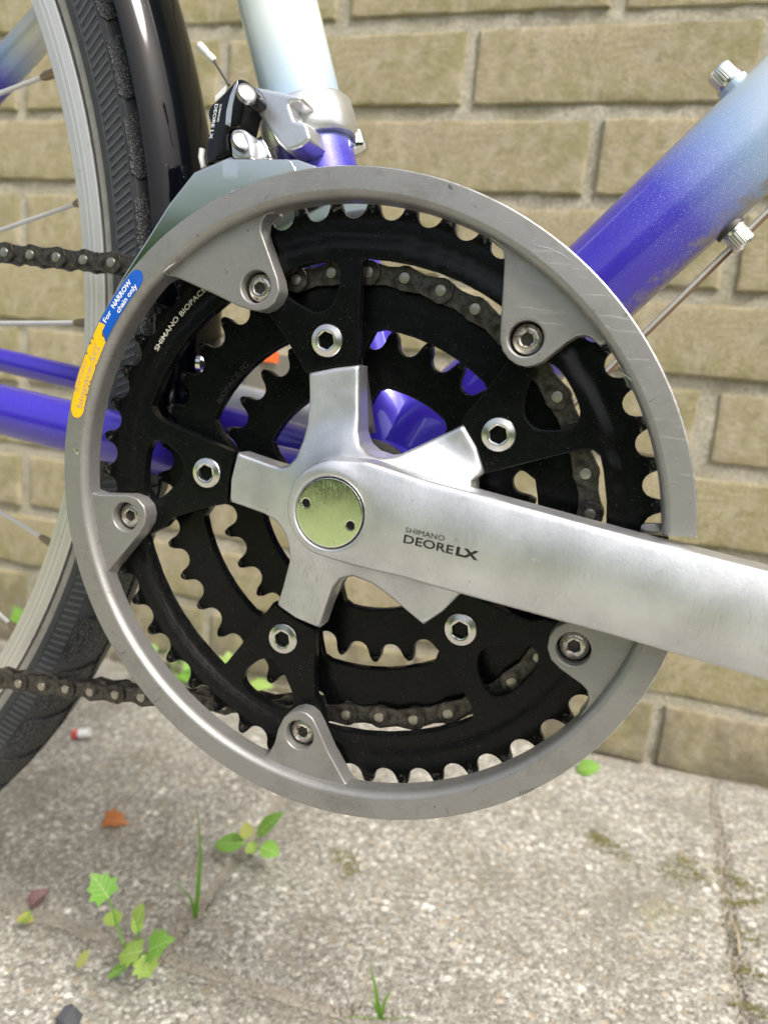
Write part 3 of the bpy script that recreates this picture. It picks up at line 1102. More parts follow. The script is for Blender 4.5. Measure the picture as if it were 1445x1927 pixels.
# middle ring, 38 teeth
rf38 = ring_r(77.2, 2.2, 145)
P38, T38 = pitch_points(rf38, 38, 102.0)
mb = MB()
inner38 = [pol(60.3 + 1.6 * math.cos(2 * math.radians(a - 160)), a) for a in np.arange(0, 360, 5)]
star38 = []
for b in sorted(BOLT, reverse=True):
    for off_, rr in ((28, None), (22, None), (17, None), (14.0, 58), (11.5, 53), (9, 48), (0, 46.5), (-9, 48), (-11.5, 53), (-14, 58), (-17, None), (-22, None), (-28, None), (-34, None), (-39, None)):
        star38.append(pol(60.3 + 1.6 * math.cos(2 * math.radians(b + off_ - 160)) if rr is None else rr, b + off_))
plate(mb, toothed(rf38, 38, 102.0, tip=3.3), [np.array(star38)], lambda x, z: 7.6 + 1.0 * sstep(65, 66.5, math.hypot(x, z)), 11.2, .35, grid=0, s=2.4, fr=(.3, 1.0), mi_side=1)
MR = mb.build('middle_chainring', [M['black'], M['tooth']], BIKE, sharp=40)
# inner ring, 28 teeth
rf28 = ring_r(56.6, 1.3, 140)
mb = MB()
in28 = [pol(40.6 + 1.0 * math.cos(2 * math.radians(a - 160)), a) for a in np.arange(0, 360, 6)]
star28 = []
for b in sorted(BOLT, reverse=True):
    for off_, rr in ((30, None), (24, None), (19, None), (15, 38.5), (12, 35), (8, 30.5), (0, 29), (-8, 30.5), (-12, 35), (-15, 38.5), (-19, None), (-24, None), (-30, None), (-36, None)):
        star28.append(pol(40.6 + 1.0 * math.cos(2 * math.radians(b + off_ - 160)) if rr is None else rr, b + off_))
plate(mb, toothed(rf28, 28, 92.5, tip=3.4), [np.array(star28)], 16.0, 19.6, .4, s=2.4, fr=(.3, 1.0), mi_side=1)
IR = mb.build('inner_chainring', [M['black'], M['tooth']], BIKE, sharp=40)
# writing on the rings
def arc_text(r_, start, y, h):
    def fn(u, v):
        x, z = (r_ + v) * math.cos(math.radians(start) - u / r_), (r_ + v) * math.sin(math.radians(start) - u / r_)
        return (x, (y48(x, z) - .2) if y is None else y, z)
    return fn
mb = MB()
lettering(mb, 'SHIMANO', 14.4, 1.75, arc_text(90.2, 150.4, None, 0), .012)
lettering(mb, 'BIOPACE', 13.2, 1.75, arc_text(89.9, 140.4, None, 0), .012)
mb.build('lettering', M['white_print'], OR, smooth=False)
mb = MB()
lettering(mb, 'BIOPACE-SG', 18, 1.8, arc_text(62.3, 153, 7.45, 0), .01)
mb.build('lettering', M['print_grey'], MR, smooth=False)

# chainring bolts
def wear_teeth(o, rf, margin):
    me = o.data
    for p in me.polygons:
        c = p.center / S
        if math.hypot(c.x, c.z) > rf(math.degrees(math.atan2(c.z, c.x))) + margin:
            p.material_index = 1
wear_teeth(OR, rf48, -1.2)
wear_teeth(MR, rf38, 0.6)
wear_teeth(IR, rf28, 0.5)
def hexr(rh):
    return lambda a: rh * math.cos(math.pi / 6) / math.cos(((a + .3) % (math.pi / 3)) - math.pi / 6)
for b in BOLT:
    x, z = pol(55, b)
    mb = MB()
    lathe(mb, [(5.45, .3), (5.45, .9), (5.2, 1.25), (3.55, 1.75), (3.2, 1.7)], (x, .3, z), (0, -1, 0), 48, 0, close=False)
    lathe(mb, [(3.2, 1.7), (hexr(3.05), 1.55), (hexr(3.0), 1.2)], (x, .3, z), (0, -1, 0), 48, 0, close=False)
    lathe(mb, [(hexr(3.0), 1.2), (hexr(2.95), -4.0)], (x, .3, z), (0, -1, 0), 48, 1)
    mb.build('chainring_bolt', [M['bolt'], M['hole']], OR, sharp=25)

# ------------------------------------------------------------------ chain
CH = node('chain', BIKE)
pins = []
up = [(-153.55,74.73),(-149.21,75.28),(-137.14,75.42),(-124.12,75.56),(-111.66,75.79)]
lowp = [(-93.13,-96.58),(-106.11,-97.89),(-118.03,-99.63),(-130.54,-100.77),(-142.50,-102.13),(-154.32,-103.13)]
# upper run: straight from the left to the ring, then round the ring clockwise, then the lower run
ring_p = [Vector((P38[i % 38][0], 9.2, P38[i % 38][1])) for i in range(0, 19)]
u0 = Vector((-150.0, 14.0, 76.6))
first = Vector((*[P38[-1][0], ],)[:1] + (9.2, P38[-1][1])) if False else Vector((P38[37][0], 9.2, P38[37][1]))
first.z = min(first.z, 76.0)
d = (u0 - first)
k = int(d.length / 12.7) + 2
uplist = [first + d.normalized() * 12.7 * i for i in range(k, -1, -1)]
lst = ring_p[-1]
low_end = Vector((-150.0, 17.0, -100.5))
dl = low_end - lst
k = int(dl.length / 12.7) + 2
lowlist = [lst + dl.normalized() * 12.7 * i + Vector((0, 0, -1.5 * math.sin(math.pi * min(1, i / k)))) for i in range(1, k + 1)]
pins = uplist + ring_p + lowlist
def eight(L, R_, waist, n=10):
    out = []
    for i in range(n + 1):
        a = math.radians(115 - 230 * i / n)
        out.append((L + R_ * math.cos(a), R_ * math.sin(a)))
    out.append((L / 2, -waist))
    for i in range(n + 1):
        a = math.radians(295 - 230 * i / n)
        out.append((R_ * math.cos(a), R_ * math.sin(a)))
    out.append((L / 2, waist))
    return out[::-1]
def link_mesh(outer):
    mb = MB()
    yo = 2.75 if outer else 1.65
    R_ = 4.15 if outer else 4.0
    w = 3.0
    plate(mb, eight(12.7, R_, w), (), -yo - 1.0, -yo, .3, s=3, fr=(.4, 1.0))
    plate(mb, eight(12.7, R_, w), (), yo, yo + 1.0, .3, s=3, fr=(.4, 1.0))
    if outer:
        for x in (0, 12.7):
            lathe(mb, [(1.85, -4.0), (1.85, 4.0), (1.7, 4.35), (.9, 4.45)], (x, 0, 0), (0, -1, 0), 16, 1)
            lathe(mb, [(1.85, 3.0), (1.85, 4.2), (.8, 4.4)], (x, 0, 0), (0, 1, 0), 12, 1)
    else:
        for x in (0, 12.7):
            lathe(mb, [(2.0, -2.3), (3.85, -2.2), (3.85, 2.2), (2.0, 2.3)], (x, 0, 0), (0, -1, 0), 18, 0)
    return mb.mesh('outer_link' if outer else 'inner_link', [M['chain'], M['pin']], True, 40)
LM_ = [link_mesh(True), link_mesh(False)]
for i in range(len(pins) - 1):
    a, b = pins[i], pins[i + 1]
    d = b - a
    if d.length < 5:
        continue
    outer = (i % 2 == 0)
    o = link('outer_link' if outer else 'inner_link', LM_[0 if outer else 1], CH)
    ex = d.normalized()
    ez = ex.cross(Vector((0, 1, 0))).normalized()
    ey = ez.cross(ex)
    mt = Matrix((ex, ey, ez)).transposed().to_4x4()
    mt.translation = a * S
    o.matrix_local = mt @ Matrix.Scale(d.length / 12.7, 4, (1, 0, 0))

# ------------------------------------------------------------------ spider and crank arm
spider = [(-43.15,12.67),(-45.01,2.73),(-44.88,-5.11),(-39.62,-5.94),(-30.95,-7.41),(-25.73,-9.37),(-22.52,-12.77),(-20.41,-17.91),(-20.19,-22.59),(-22.14,-32.45),(-23.71,-39.16),(-16.21,-42.59),(-7.28,-44.47),(-5.79,-38.21),(-3.36,-29.11),(-0.49,-25.25),(4.12,-23.37),(10.58,-24.70),(16.37,-27.88),(22.19,-31.79),(29.54,-36.12),(35.66,-30.39),(41.40,-22.61),(44.64,-13.22),(45.56,2.79),(44.01,9.67),(41.19,10.70),(40.65,14.02),(43.48,16.99),(40.09,24.60),(35.09,30.97),(26.34,25.77),(15.99,19.19),(10.83,18.04),(6.17,18.92),(2.86,21.22),(1.10,25.01),(-0.55,37.78),(-1.40,46.51),(-10.26,44.73),(-18.86,42.30),(-17.82,34.18),(-17.66,25.09),(-18.48,19.80),(-20.25,13.97),(-22.84,10.77),(-26.06,9.76),(-30.69,10.38)]
arm_a = math.atan2(-14.1, 128)
ca, sa = math.cos(arm_a), math.sin(arm_a)
AZ = 1.7
def armlocal(x, z):
    dx, dz = x, z - AZ
    return dx * ca + dz * sa, -dx * sa + dz * ca
def arm_half(t):
    # half widths (upper, lower) of the arm along its length
    if t < 30:
        k = sstep(0, 46, t)
        return lerp(17.0, 14.6, k), lerp(17.0, 15.2, k)
    k = sstep(30, 100, t)
    return lerp(15.4, 14.4, k), lerp(16.0, 15.2, k)
arm_out = []
for t in np.arange(8, 176, 4.0):
    h = arm_half(t)[0]
    arm_out.append((t, h))
for a in range(80, -81, -10):
    arm_out.append((172 + 14.5 * math.cos(math.radians(a)), 14.5 * math.sin(math.radians(a))))
for t in np.arange(172, 7, -4.0):
    arm_out.append((t, -arm_half(t)[1]))
for a in range(250, 109, -10):
    arm_out.append((2 + 16.4 * math.cos(math.radians(a)), -.6 + 16.4 * math.sin(math.radians(a))))
arm_xy = np.array([(t * ca - w * sa, AZ + t * sa + w * ca) for t, w in arm_out])
if area(arm_xy) < 0:
    arm_xy = arm_xy[::-1]
arm_loops = [densify(arm_xy, 2.0)]
def spider_y(x, z):
    p = np.array([[x, z]])
    r_ = math.hypot(x, z)
    d = 0.0 if inside(p, arm_loops)[0] else bdist(p, arm_loops)[0]
    k = max(0.0, 1 - d / 17.0)
    rad = max(0.0, 1 - max(0, r_ - 14) / 26.0)
    return -1.2 - 1.5 * rad - 6.5 * (k ** 2.5) * (1 if r_ < 34 else sstep(46, 34, r_) if False else max(.12, 1 - (r_ - 34) / 14.0))
mb = MB()
plate(mb, densify(spider, 1.5), (), spider_y, 8.0, 1.3, grid=1.6, s=1.4, fr=(.12, .35, .65, 1.0))
CA = None
def arm_y(x, z):
    t, w = armlocal(x, z)
    hu, hl = arm_half(max(t, 0))
    k = w / (hu if w > 0 else hl)
    y = -20.2
    y += 2.4 * k ** 1.8 if k > 0 else 2.8 * (-k) ** 2.0
    # flat pad round the cap
    rr = math.hypot(x, z)
    y = lerp(-19.6, y, sstep(12.2, 17, rr))
    return y
capring = [pol(11.3, a) for a in range(0, 360, 8)]
plate(mb, arm_xy, [np.array(capring)], arm_y, -6.5, 1.3, grid=2.0, s=1.6, fr=(.15, .4, .7, 1.0))
# pocket floor behind the cap and a thread for the pedal axle
lathe(mb, [(12.5, 0), (.5, 0)], (0, -16.5, 0), (0, -1, 0), 32)
for b in BOLT:
    # bolt pads behind the ring tabs, which carry the middle ring too
    o_ = [pol(42, b - 11), pol(63, b - 9), pol(63, b + 9), pol(42, b + 11)]
    plate(mb, o_, (), 4.3, 7.6, .6, s=4, mi=1)
    o_ = [pol(24, b - 17), pol(45, b - 9), pol(45, b + 9), pol(24, b + 17)]
    plate(mb, o_, (), 8.1, 15.9, .6, s=4, mi=1)
lathe(mb, [(15, 0), (16, 8), (15, 13), (11, 14), (11, 17)], (0, -2, 0), (0, 1, 0), 40, 1)
CA = mb.build('crank_arm', [M['alloy'], M['grime']], BIKE, sharp=50)
# dust cap: polished disc in a dark seam, two pin holes
mb = MB()
cap_out = [pol(11.02, a) for a in range(0, 360, 6)]
ph = [[(cx + 1.35 * math.cos(a), cz + 1.35 * math.sin(a)) for a in np.linspace(0, 2 * math.pi, 16, endpoint=False)] for cx, cz in ((-8.0, 2.1), (7.4, -2.8))]
plate(mb, cap_out, ph, -19.75, -17, .22, grid=1.6, s=1.0, fr=(.4, 1.0, 2.4))
lathe(mb, [(11.5, 0), (10.8, 0), (.5, 0)], (0, -17.4, 0), (0, -1, 0), 40, 1)
mb.build('dust_cap', [M['cap'], M['hole']], CA, sharp=30)
# lettering on the arm
def arm_text(x0, z0, ang, dy=.10):
    c_, s_ = math.cos(ang), math.sin(ang)
    def fn(u, v):
        x = x0 + u * c_ - v * s_
        z = z0 + u * s_ + v * c_
        return (x, arm_y(x, z) - dy, z)
    return fn
ang = math.radians(-4.2)
mb = MB()
lettering(mb, 'SHIMANO', 12.3, 1.55, arm_text(25.2, -2.05, ang), 0.0)
lettering(mb, 'DEORE', 15.6, 2.5, arm_text(24.9, -5.35, ang), 0.016)
lettering(mb, 'LX', 6.9, 2.5, arm_text(41.3, -6.55, ang), .045)
mb.build('lettering', M['print_black'], CA, smooth=False)

# ------------------------------------------------------------------ chain guard
RC = [106.548, -0.073, -0.02, 1.195, -1.656, 0.366, -0.013]
def rg(deg):
    a = math.radians(deg)
    return sum(c * f for c, f in zip(RC, (1, math.cos(a), math.sin(a), math.cos(2 * a), math.sin(2 * a), math.cos(3 * a), math.sin(3 * a))))
GA0, GA1 = 4.0, 348.2
gprof = [(0, -4.0), (0, -9.6), (.02, -9.95), (.10, -10.25), (.28, -10.42), (.50, -10.5), (.62, -10.505), (7.0, -10.9), (7.2, -10.9), (7.7, -10.75), (8.3, -10.35), (8.8, -9.75), (9.2, -8.9), (9.38, -8.2), (9.4, -8.0), (9.5, -2.7), (9.2, -2.5), (.5, -2.5), (0, -4.0)]
mb = MB()
nA = 300
V, F = [], []
for k in range(nA + 1):
    a = lerp(GA0, GA1, k / nA)
    for dr, y in gprof[:-1]:
        x, z = pol(rg(a) - dr, a)
        V.append((x, y, z))
K = len(gprof) - 1
for k in range(nA):
    for j in range(K):
        j2 = (j + 1) % K
        F.append((k * K + j, k * K + j2, (k + 1) * K + j2, (k + 1) * K + j))
F.append(tuple(range(K))[::-1])
F.append(tuple(nA * K + j for j in range(K)))
mb.add(V, F)
for f_ in range(nA * K):
    if f_ % K in (1, 2, 3):
        mb.mi[f_] = 2
tabs = [
 ([(-32.66,91.70),(-35.41,90.80),(-36.57,88.80),(-36.71,85.68),(-29.68,71.45),(-28.59,67.34),(-30.01,63.90),(-32.32,61.73),(-35.31,60.68),(-38.81,60.78),(-43.58,61.83),(-52.12,64.89),(-64.93,68.98),(-67.44,69.71),(-69.94,69.92),(-72.37,68.91),(-75.21,67.35)], [(-37.26,68.34)]),
 ([(37.73,86.56),(40.48,84.87),(42.27,83.14),(42.98,80.76),(43.45,73.66),(44.15,61.72),(44.51,57.55),(45.69,54.52),(47.90,52.20),(50.46,50.86),(53.04,50.46),(55.63,51.16),(57.96,52.45),(60.70,55.15),(64.08,58.48),(66.69,60.50),(69.19,60.99),(71.26,60.10),(73.45,58.32)], [(52.14,58.67)]),
 ([(104.58,-25.05),(93.00,-23.22),(82.80,-22.19),(78.96,-22.92),(75.25,-24.82),(72.34,-27.08),(70.81,-30.12),(70.66,-33.94),(72.27,-37.42),(75.51,-39.85),(82.25,-43.24),(84.23,-44.87),(85.07,-47.46),(84.67,-50.33),(82.92,-53.88)], [(78.48,-32.69)]),
 ([(-25.24,-94.29),(-21.91,-93.85),(-19.59,-91.43),(-17.85,-87.35),(-16.87,-81.68),(-15.01,-76.85),(-12.56,-74.50),(-9.64,-73.23),(-6.82,-73.36),(-4.30,-74.73),(-2.25,-77.59),(2.68,-85.85),(9.67,-95.16),(11.16,-96.36),(14.36,-97.09)], [(-8.68,-82.01)]),
 ([(-101.95,-2.87),(-101.13,-5.91),(-98.95,-8.18),(-95.00,-8.81),(-82.35,-7.25),(-78.29,-8.03),(-75.51,-10.35),(-74.45,-13.49),(-74.93,-17.07),(-76.97,-20.71),(-83.11,-28.62),(-88.95,-36.22),(-90.24,-38.47),(-90.34,-41.54)], [(-83.08,-15.26)]),
]
screw_c = []
for pts_, hc in tabs:
    P = np.array(pts_)
    c = np.array(hc[0])
    screw_c.append(c)
    # close the lug inside the body of the rim
    th = [math.degrees(math.atan2(p[1], p[0])) % 360 for p in (P[-1], P[0])]
    a0_, a1_ = th
    dd = ((a1_ - a0_ + 180) % 360) - 180
    arc = [pol(rg(a0_ + dd * k / 8) - 5.0, a0_ + dd * k / 8) for k in range(9)]
    poly = np.array([tuple(p) for p in P] + arc)
    hole = [(c[0] + 5.25 * math.cos(a), c[1] + 5.25 * math.sin(a)) for a in np.linspace(0, 2 * math.pi, 30, endpoint=False)]
    plate(mb, densify(poly, 1.8), [hole], -7.0, -.1, .55, grid=4, s=1.8, fr=(.2, .5, 1.0))
    lathe(mb, [(5.3, 0), (.5, 0)], (c[0], -1.2, c[1]), (0, -1, 0), 24, 1)
# lip under the cut end of the rim
x, z = pol(93.5, 1.6)
box(mb, (x, -1.2, z - 1.2), 14, 4.5, 8, 1)
plate(mb, [(92.38,5.85),(92.42,7.63),(93.33,8.56),(97.72,9.07),(98.15,6.27)], (), -4.5, -2.6, .4, s=2)
CG = mb.build('chain_guard', [M['guard'], M['black'], M['guard_edge_glint']], BIKE, sharp=38)
for c in screw_c:
    mb = MB()
    hexs = hexr(2.2)
    lathe(mb, [(4.7, 1.0), (4.7, 2.2), (4.45, 3.2), (3.85, 3.8), (3.0, 4.1), (2.45, 4.1)], (c[0], 0, c[1]), (0, -1, 0), 36, 0, close=False)
    lathe(mb, [(2.45, 4.1), (hexs, 3.9), (hexr(2.05), 1.6)], (c[0], 0, c[1]), (0, -1, 0), 36, 0, close=False)
    lathe(mb, [(hexr(2.05), 1.7), (.3, 1.6)], (c[0], 0, c[1]), (0, -1, 0), 36, 1)
    mb.build('guard_screw', [M['screw'], M['grime']], CG, sharp=30)
# sticker on the rim
def rim_patch(mb, a_of, r_in, r_out, n, y=-10.93, mi=0):
    V, F = [], []
    m = 5
    for k in range(n + 1):
        f = k / n
        for j in range(m):
            g_ = j / (m - 1)
            a = a_of(f, g_)
            dr = lerp(r_out(f), r_in(f), g_)
            yy = lerp(-10.5, -10.9, min(1, max(0, (dr - 1.0) / 5.6))) - .10
            x, z = pol(rg(a) - dr, a)
            V.append((x, yy, z))
    for k in range(n):
        for j in range(m - 1):
            F.append((k * m + j, k * m + j + 1, (k + 1) * m + j + 1, (k + 1) * m + j))
    return mb.add(V, F, mi)
def rnd_end(f, lo, hi, a=.12, b=.12):
    """edge that closes to the middle at rounded ends"""
    e = 1.0
    if f < a:
        e = math.sqrt(max(0, 1 - ((a - f) / a) ** 2))
    if b and f > 1 - b:
        e = math.sqrt(max(0, 1 - ((f - 1 + b) / b) ** 2))
    return e
mb = MB()
rag = [random.uniform(-.07, .07) + (random.uniform(.3, .9) if random.random() < .10 else 0) for _ in range(80)]
wob = lambda f, k: rag[int(f * 56 + k) % 80]
rim_patch(mb, lambda f, g_: lerp(138.0, lerp(150.6, 153.2, g_), f), lambda f: lerp(3.6, 6.6, rnd_end(f, 0, 1, .16, 0)), lambda f: lerp(3.6, .75, rnd_end(f, 0, 1, .16, 0)), 40)
SB = mb.build('sticker', M['st_blue'], CG, sharp=0)
SB['label'] = 'blue warning sticker'
mb = MB()
rim_patch(mb, lambda f, g_: lerp(lerp(150.6, 153.2, g_), 169.8, f), lambda f: lerp(3.4, 6.6 - wob(f, 3), rnd_end(f, 0, 1, .001, .12)), lambda f: lerp(3.4, .8 + wob(f, 22), rnd_end(f, 0, 1, .001, .12)), 110)
SYL = mb.build('sticker', M['st_yel'], CG, sharp=0)
SYL['label'] = 'worn yellow sticker'
def rim_text(dr, start, y=-11.08):
    def fn(u, v):
        a = start - math.degrees(u / 104.0)
        x, z = pol(rg(a) - dr + v, a)
        return (x, lerp(-10.5, -10.9, min(1, max(0, (dr - v - 1) / 5.6))) - .16, z)
    return fn
mb = MB()
lettering(mb, 'For', 4.3, 1.75, rim_text(3.35, 150.2), .02)
lettering(mb, 'NARROW', 11.2, 1.75, rim_text(3.35, 147.0), .03)
lettering(mb, 'chain only', 11.8, 1.75, rim_text(5.95, 147.0), .02)
mb.build('lettering', M['print_white'], SB, smooth=False)
mb = MB()
lettering(mb, 'SHIMANO', 11.5, 1.3, rim_text(2.6, 165.0), .0)
lettering(mb, 'biopace-SG', 23.0, 2.4, rim_text(5.6, 167.6), .01)
mb.build('lettering', M['print_tan'], SYL, smooth=False)
# scratches and scuffs in the grey finish
def sliver(mb, pts_, w, y, mi=0):
    P = [np.array(p) for p in pts_]
    V, F = [], []
    for i, p in enumerate(P):
        t = P[min(i + 1, len(P) - 1)] - P[max(i - 1, 0)]
        t = t / (np.hypot(*t) + 1e-9)
        nn = np.array([-t[1], t[0]])
        k = w * (.15 + math.sin(math.pi * (i + .001) / (len(P) - 1 + .002)))
        for sg in (1, -1):
            q_ = p + nn * k * sg
            rr = rg(math.degrees(math.atan2(q_[1], q_[0]))) - math.hypot(*q_)
            yy = lerp(-10.5, -10.9, min(1, max(0, (rr - 1) / 5.6))) if rr < 6.6 else (-10.9 + (rr - 6.6) * .55 if rr < 9.4 else -7.0)
            V.append((q_[0], yy + y, q_[1]))
    for i in range(len(P) - 1):
        F.append((2 * i, 2 * i + 1, 2 * i + 3, 2 * i + 2))
    F = [f if True else f for f in F]
    return mb.add(V, F, mi)
mb = MB()
for L, w in (([(79.67,52.49),(81.84,51.50),(83.97,50.67),(86.47,49.27)], .16), ([(80.08,51.64),(82.97,49.69),(85.49,48.15),(87.49,47.16)], .18),
             ([(80.52,50.64),(81.83,49.58),(82.61,48.17),(83.84,46.65)], .22), ([(50.52,84.69),(55.59,83.89),(60.30,82.07),(64.77,79.54)], .09),
             ([(-74.42,68.37),(-71.82,69.89),(-69.07,71.92),(-65.75,74.13)], .30), ([(-74.93,70.24),(-74.04,69.08),(-73.13,67.58)], .25), ([(-73.31,70.84),(-72.42,69.52),(-71.71,68.00)], .22), ([(-70.71,72.01),(-70.03,70.85),(-69.35,69.68)], .2),
             ([(-46.81,96.35),(-45.89,96.70),(-44.58,97.05)], .5), ([(-103.68,6.93),(-101.84,6.77),(-100.05,7.56)], .6), ([(-103.22,6.98),(-101.58,5.84),(-100.21,5.82)], .5),
             ([(-44.24,86.55),(-43.37,85.26),(-42.31,83.97)], .12), ([(-49.17,73.77),(-47.87,72.14),(-48.58,71.08)], .10), ([(-0.42,99.00),(0.32,98.40),(0.98,98.57)], .15)):
    sliver(mb, L, w, -.12, 0)
for L, w in (([(68.69,-82.45),(68.88,-81.31),(69.09,-80.34)], .14), ([(69.48,-82.06),(69.67,-80.91),(69.88,-79.95)], .14), ([(70.25,-81.49),(70.43,-80.34),(70.66,-79.56)], .14), ([(71.01,-80.92),(71.22,-79.95),(71.45,-79.16)], .14), ([(71.77,-80.35),(71.98,-79.39),(72.21,-78.60)], .14), ([(72.50,-79.61),(72.73,-78.82),(72.99,-78.21)], .12),
             ([(78.99,53.17),(79.86,52.21),(80.70,51.40)], .2), ([(24.63,100.44),(25.20,99.71),(26.06,99.14)], .4), ([(74.96,56.97),(76.05,56.47),(77.10,56.26)], .2), ([(74.98,57.86),(75.94,58.23),(76.84,59.04)], .2),
             ([(-81.12,-66.11),(-78.66,-64.98),(-75.57,-62.92)], .10), ([(-35.45,92.96),(-33.77,95.08),(-32.05,96.71)], .10), ([(-65.76,-81.94),(-63.40,-79.95),(-61.50,-78.09)], .10), ([(47.15,-94.71),(46.64,-93.34),(45.97,-92.20)], .12), ([(87.07,43.26),(89.02,43.61),(91.53,45.79)], .08)):
    sliver(mb, L, w, -.12, 1)
o = mb.build('scratches', [M['scratch'], M['dent']], CG, smooth=False)
o['kind'] = 'stuff'

# ------------------------------------------------------------------ front derailleur
FD = node('front_derailleur', BIKE)
mb = MB()
clamp = [(-57.75,139.56),(-53.12,138.81),(-44.79,137.15),(-39.24,136.06),(-39.34,134.86),(-43.34,134.37),(-43.66,133.33),(-41.41,128.46),(-36.69,127.59),(-34.50,122.20),(-37.62,119.74),(-41.17,118.48),(-43.63,118.45),(-46.70,120.73),(-50.13,124.77),(-52.19,127.06),(-55.41,130.95),(-54.38,133.75),(-55.46,136.91)]
plate(mb, densify(clamp, 1.0), (), 21.0, 35, .9, grid=2.2, s=1.0, fr=(.15, .45, 1.0))
mb.build('clamp_body', M['clamp'], FD, sharp=45)
# band round the seat tube
mb = MB()
bc = st_bot + sdirv * 143.0
prof = [(15.05, -7.6), (17.2, -7.6), (18.3, -6.2), (18.5, 0), (18.2, 6.0), (17.2, 7.2), (15.05, 7.2)]
lathe(mb, prof, bc, sdirv, 64, 0, close=False)
mb.build('clamp_band', M['clamp'], FD, sharp=45)
mb = MB()
bx = bc + Vector((17.5, 6, -2.5))
lathe(mb, [(1, -3), (4.2, -2.5), (4.2, 3), (3.6, 4), (2.2, 4.2)], bx, (.35, -.2, -.75), 20)
mb.build('clamp_bolt', M['chrome'], FD, sharp=30)
# black parallelogram link with a facet
mb = MB()
blk = [(-59.62,139.09),(-61.23,138.60),(-62.58,137.42),(-68.60,133.34),(-71.41,132.15),(-72.55,130.24),(-72.65,128.49),(-71.22,126.20),(-70.68,124.45),(-71.76,118.44),(-71.95,114.88),(-70.63,111.15),(-60.46,113.95),(-61.84,118.51),(-62.14,122.71),(-58.23,123.24),(-57.60,125.84),(-56.73,130.67),(-54.30,130.99),(-52.33,131.84),(-52.09,133.88),(-53.28,136.11),(-55.45,138.01),(-57.77,139.06)]
xs = [(-59.30,137.55)][0][0]
def link_y(x, z):
    # the lettered face turns away to the left, the pivot face to the right
    e = x - (xs + .28 * (z - 137) * 1.0)
    return 12.5 + (.34 * -e if e < 0 else .16 * e)
plate(mb, densify(smooth_poly(blk, 1), 1.0), (), link_y, 26, .9, grid=1.3, s=1.0, fr=(.2, .55, 1.0))
LK = mb.build('link_plate', M['link_black'], FD, sharp=30)
def on_link(p0, p1, hgt):
    p0, p1 = np.array(p0), np.array(p1)
    t = (p1 - p0) / np.hypot(*(p1 - p0))
    nn = np.array([-t[1], t[0]])
    def fn(u, v):
        q_ = p0 + t * u + nn * v
        return (q_[0], link_y(*q_) - .12, q_[1])
    return fn, np.hypot(*(p1 - p0))
mb = MB()
a, b = [(-69.38,131.95),(-70.48,120.12)]
fn, L = on_link(a, b, 2)
lettering(mb, 'DEORE LX', L, 1.5, fn, .02)
a, b = [(-66.89,131.59),(-67.53,125.65)]
fn, L = on_link(a, b, 1)
lettering(mb, 'SHIMANO', L, .9, fn, .02)
mb.build('lettering', M['print_white'], LK, smooth=False)
# pale paint flash on top of the link
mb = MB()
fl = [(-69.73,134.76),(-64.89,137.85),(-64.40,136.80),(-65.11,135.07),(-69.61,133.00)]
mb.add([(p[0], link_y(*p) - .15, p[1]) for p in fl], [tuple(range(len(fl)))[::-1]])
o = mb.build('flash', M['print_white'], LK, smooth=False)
# bevelled edge of the link, its sky reflection put in as pale metal
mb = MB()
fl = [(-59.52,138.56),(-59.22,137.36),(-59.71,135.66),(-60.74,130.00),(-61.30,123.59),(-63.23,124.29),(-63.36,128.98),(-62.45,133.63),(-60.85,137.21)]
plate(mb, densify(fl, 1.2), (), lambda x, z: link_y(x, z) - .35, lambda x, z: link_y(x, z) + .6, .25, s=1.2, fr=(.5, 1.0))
mb.build('bevel_glint', M['clamp'], LK, sharp=30)
# silver lower link and pivots
mb = MB()
low = [(-60.65,121.23),(-59.30,122.44),(-56.23,122.62),(-54.33,121.76),(-52.71,119.19),(-51.80,115.23),(-51.19,112.64),(-59.19,112.54),(-59.86,116.03)]
plate(mb, densify(smooth_poly(low, 1), 1.2), (), 11.6, 20, .8, s=1.2)
mb.build('lower_link', M['clamp'], FD, sharp=40)
paxis = Vector((.72, -.55, .42)).normalized()
for pxy in ([(-54.30,133.87)][0], [(-55.19,118.53)][0]):
    mb = MB()
    lathe(mb, [(3.5, -1.8), (3.55, -.5), (3.4, 0), (2.9, .2), (2.8, .05)], (pxy[0], 10.5, pxy[1]), paxis, 28)
    mb.build('pivot_pin', M['pivot'], FD, sharp=25)
# cage: outer plate, inner plate and a web
cage = [(-69.78,106.40),(-56.26,111.58),(-54.90,110.92),(-35.07,111.08),(-33.39,110.35),(-31.85,108.04),(-30.70,103.56),(-45.78,96.41),(-61.47,88.07),(-75.68,78.54),(-89.91,65.84),(-100.62,62.36),(-99.41,65.84),(-96.45,70.50),(-87.10,83.85),(-79.07,95.70)]
mb = MB()
plate(mb, densify(cage, 2), (), lambda x, z: 5.0 + .0 * x, 6.2, .35, grid=6, s=2)
mb.build('cage_plate', M['cage'], FD, sharp=40)
mb = MB()
cage2 = [(-56.48,114.71),(-37.93,114.95),(-21.55,109.97),(-9.44,105.05),(-6.48,94.76),(-19.90,92.52),(-44.03,89.81),(-62.98,87.21),(-73.56,81.12),(-91.00,68.67),(-93.76,76.31),(-78.98,95.95)]
plate(mb, densify(cage2, 2), (), 19, 20.2, .35, grid=6, s=2)
a, b = [(-50.24,107.58),(-37.94,105.22)]
box(mb, ((a[0] + b[0]) / 2, 12.5, (a[1] + b[1]) / 2), 10, 13.5, 1.2)
mb.build('cage_plate', M['chrome'], FD, sharp=40)
mb = MB()
g2 = [(-55.86,121.78),(-53.45,123.03),(-51.16,120.39),(-48.24,115.10),(-54.91,115.02)]
plate(mb, g2, (), 20, 25, .6, s=2)
mb.build('return_spring_cover', M['chrome'], FD, sharp=40)
mb = MB()
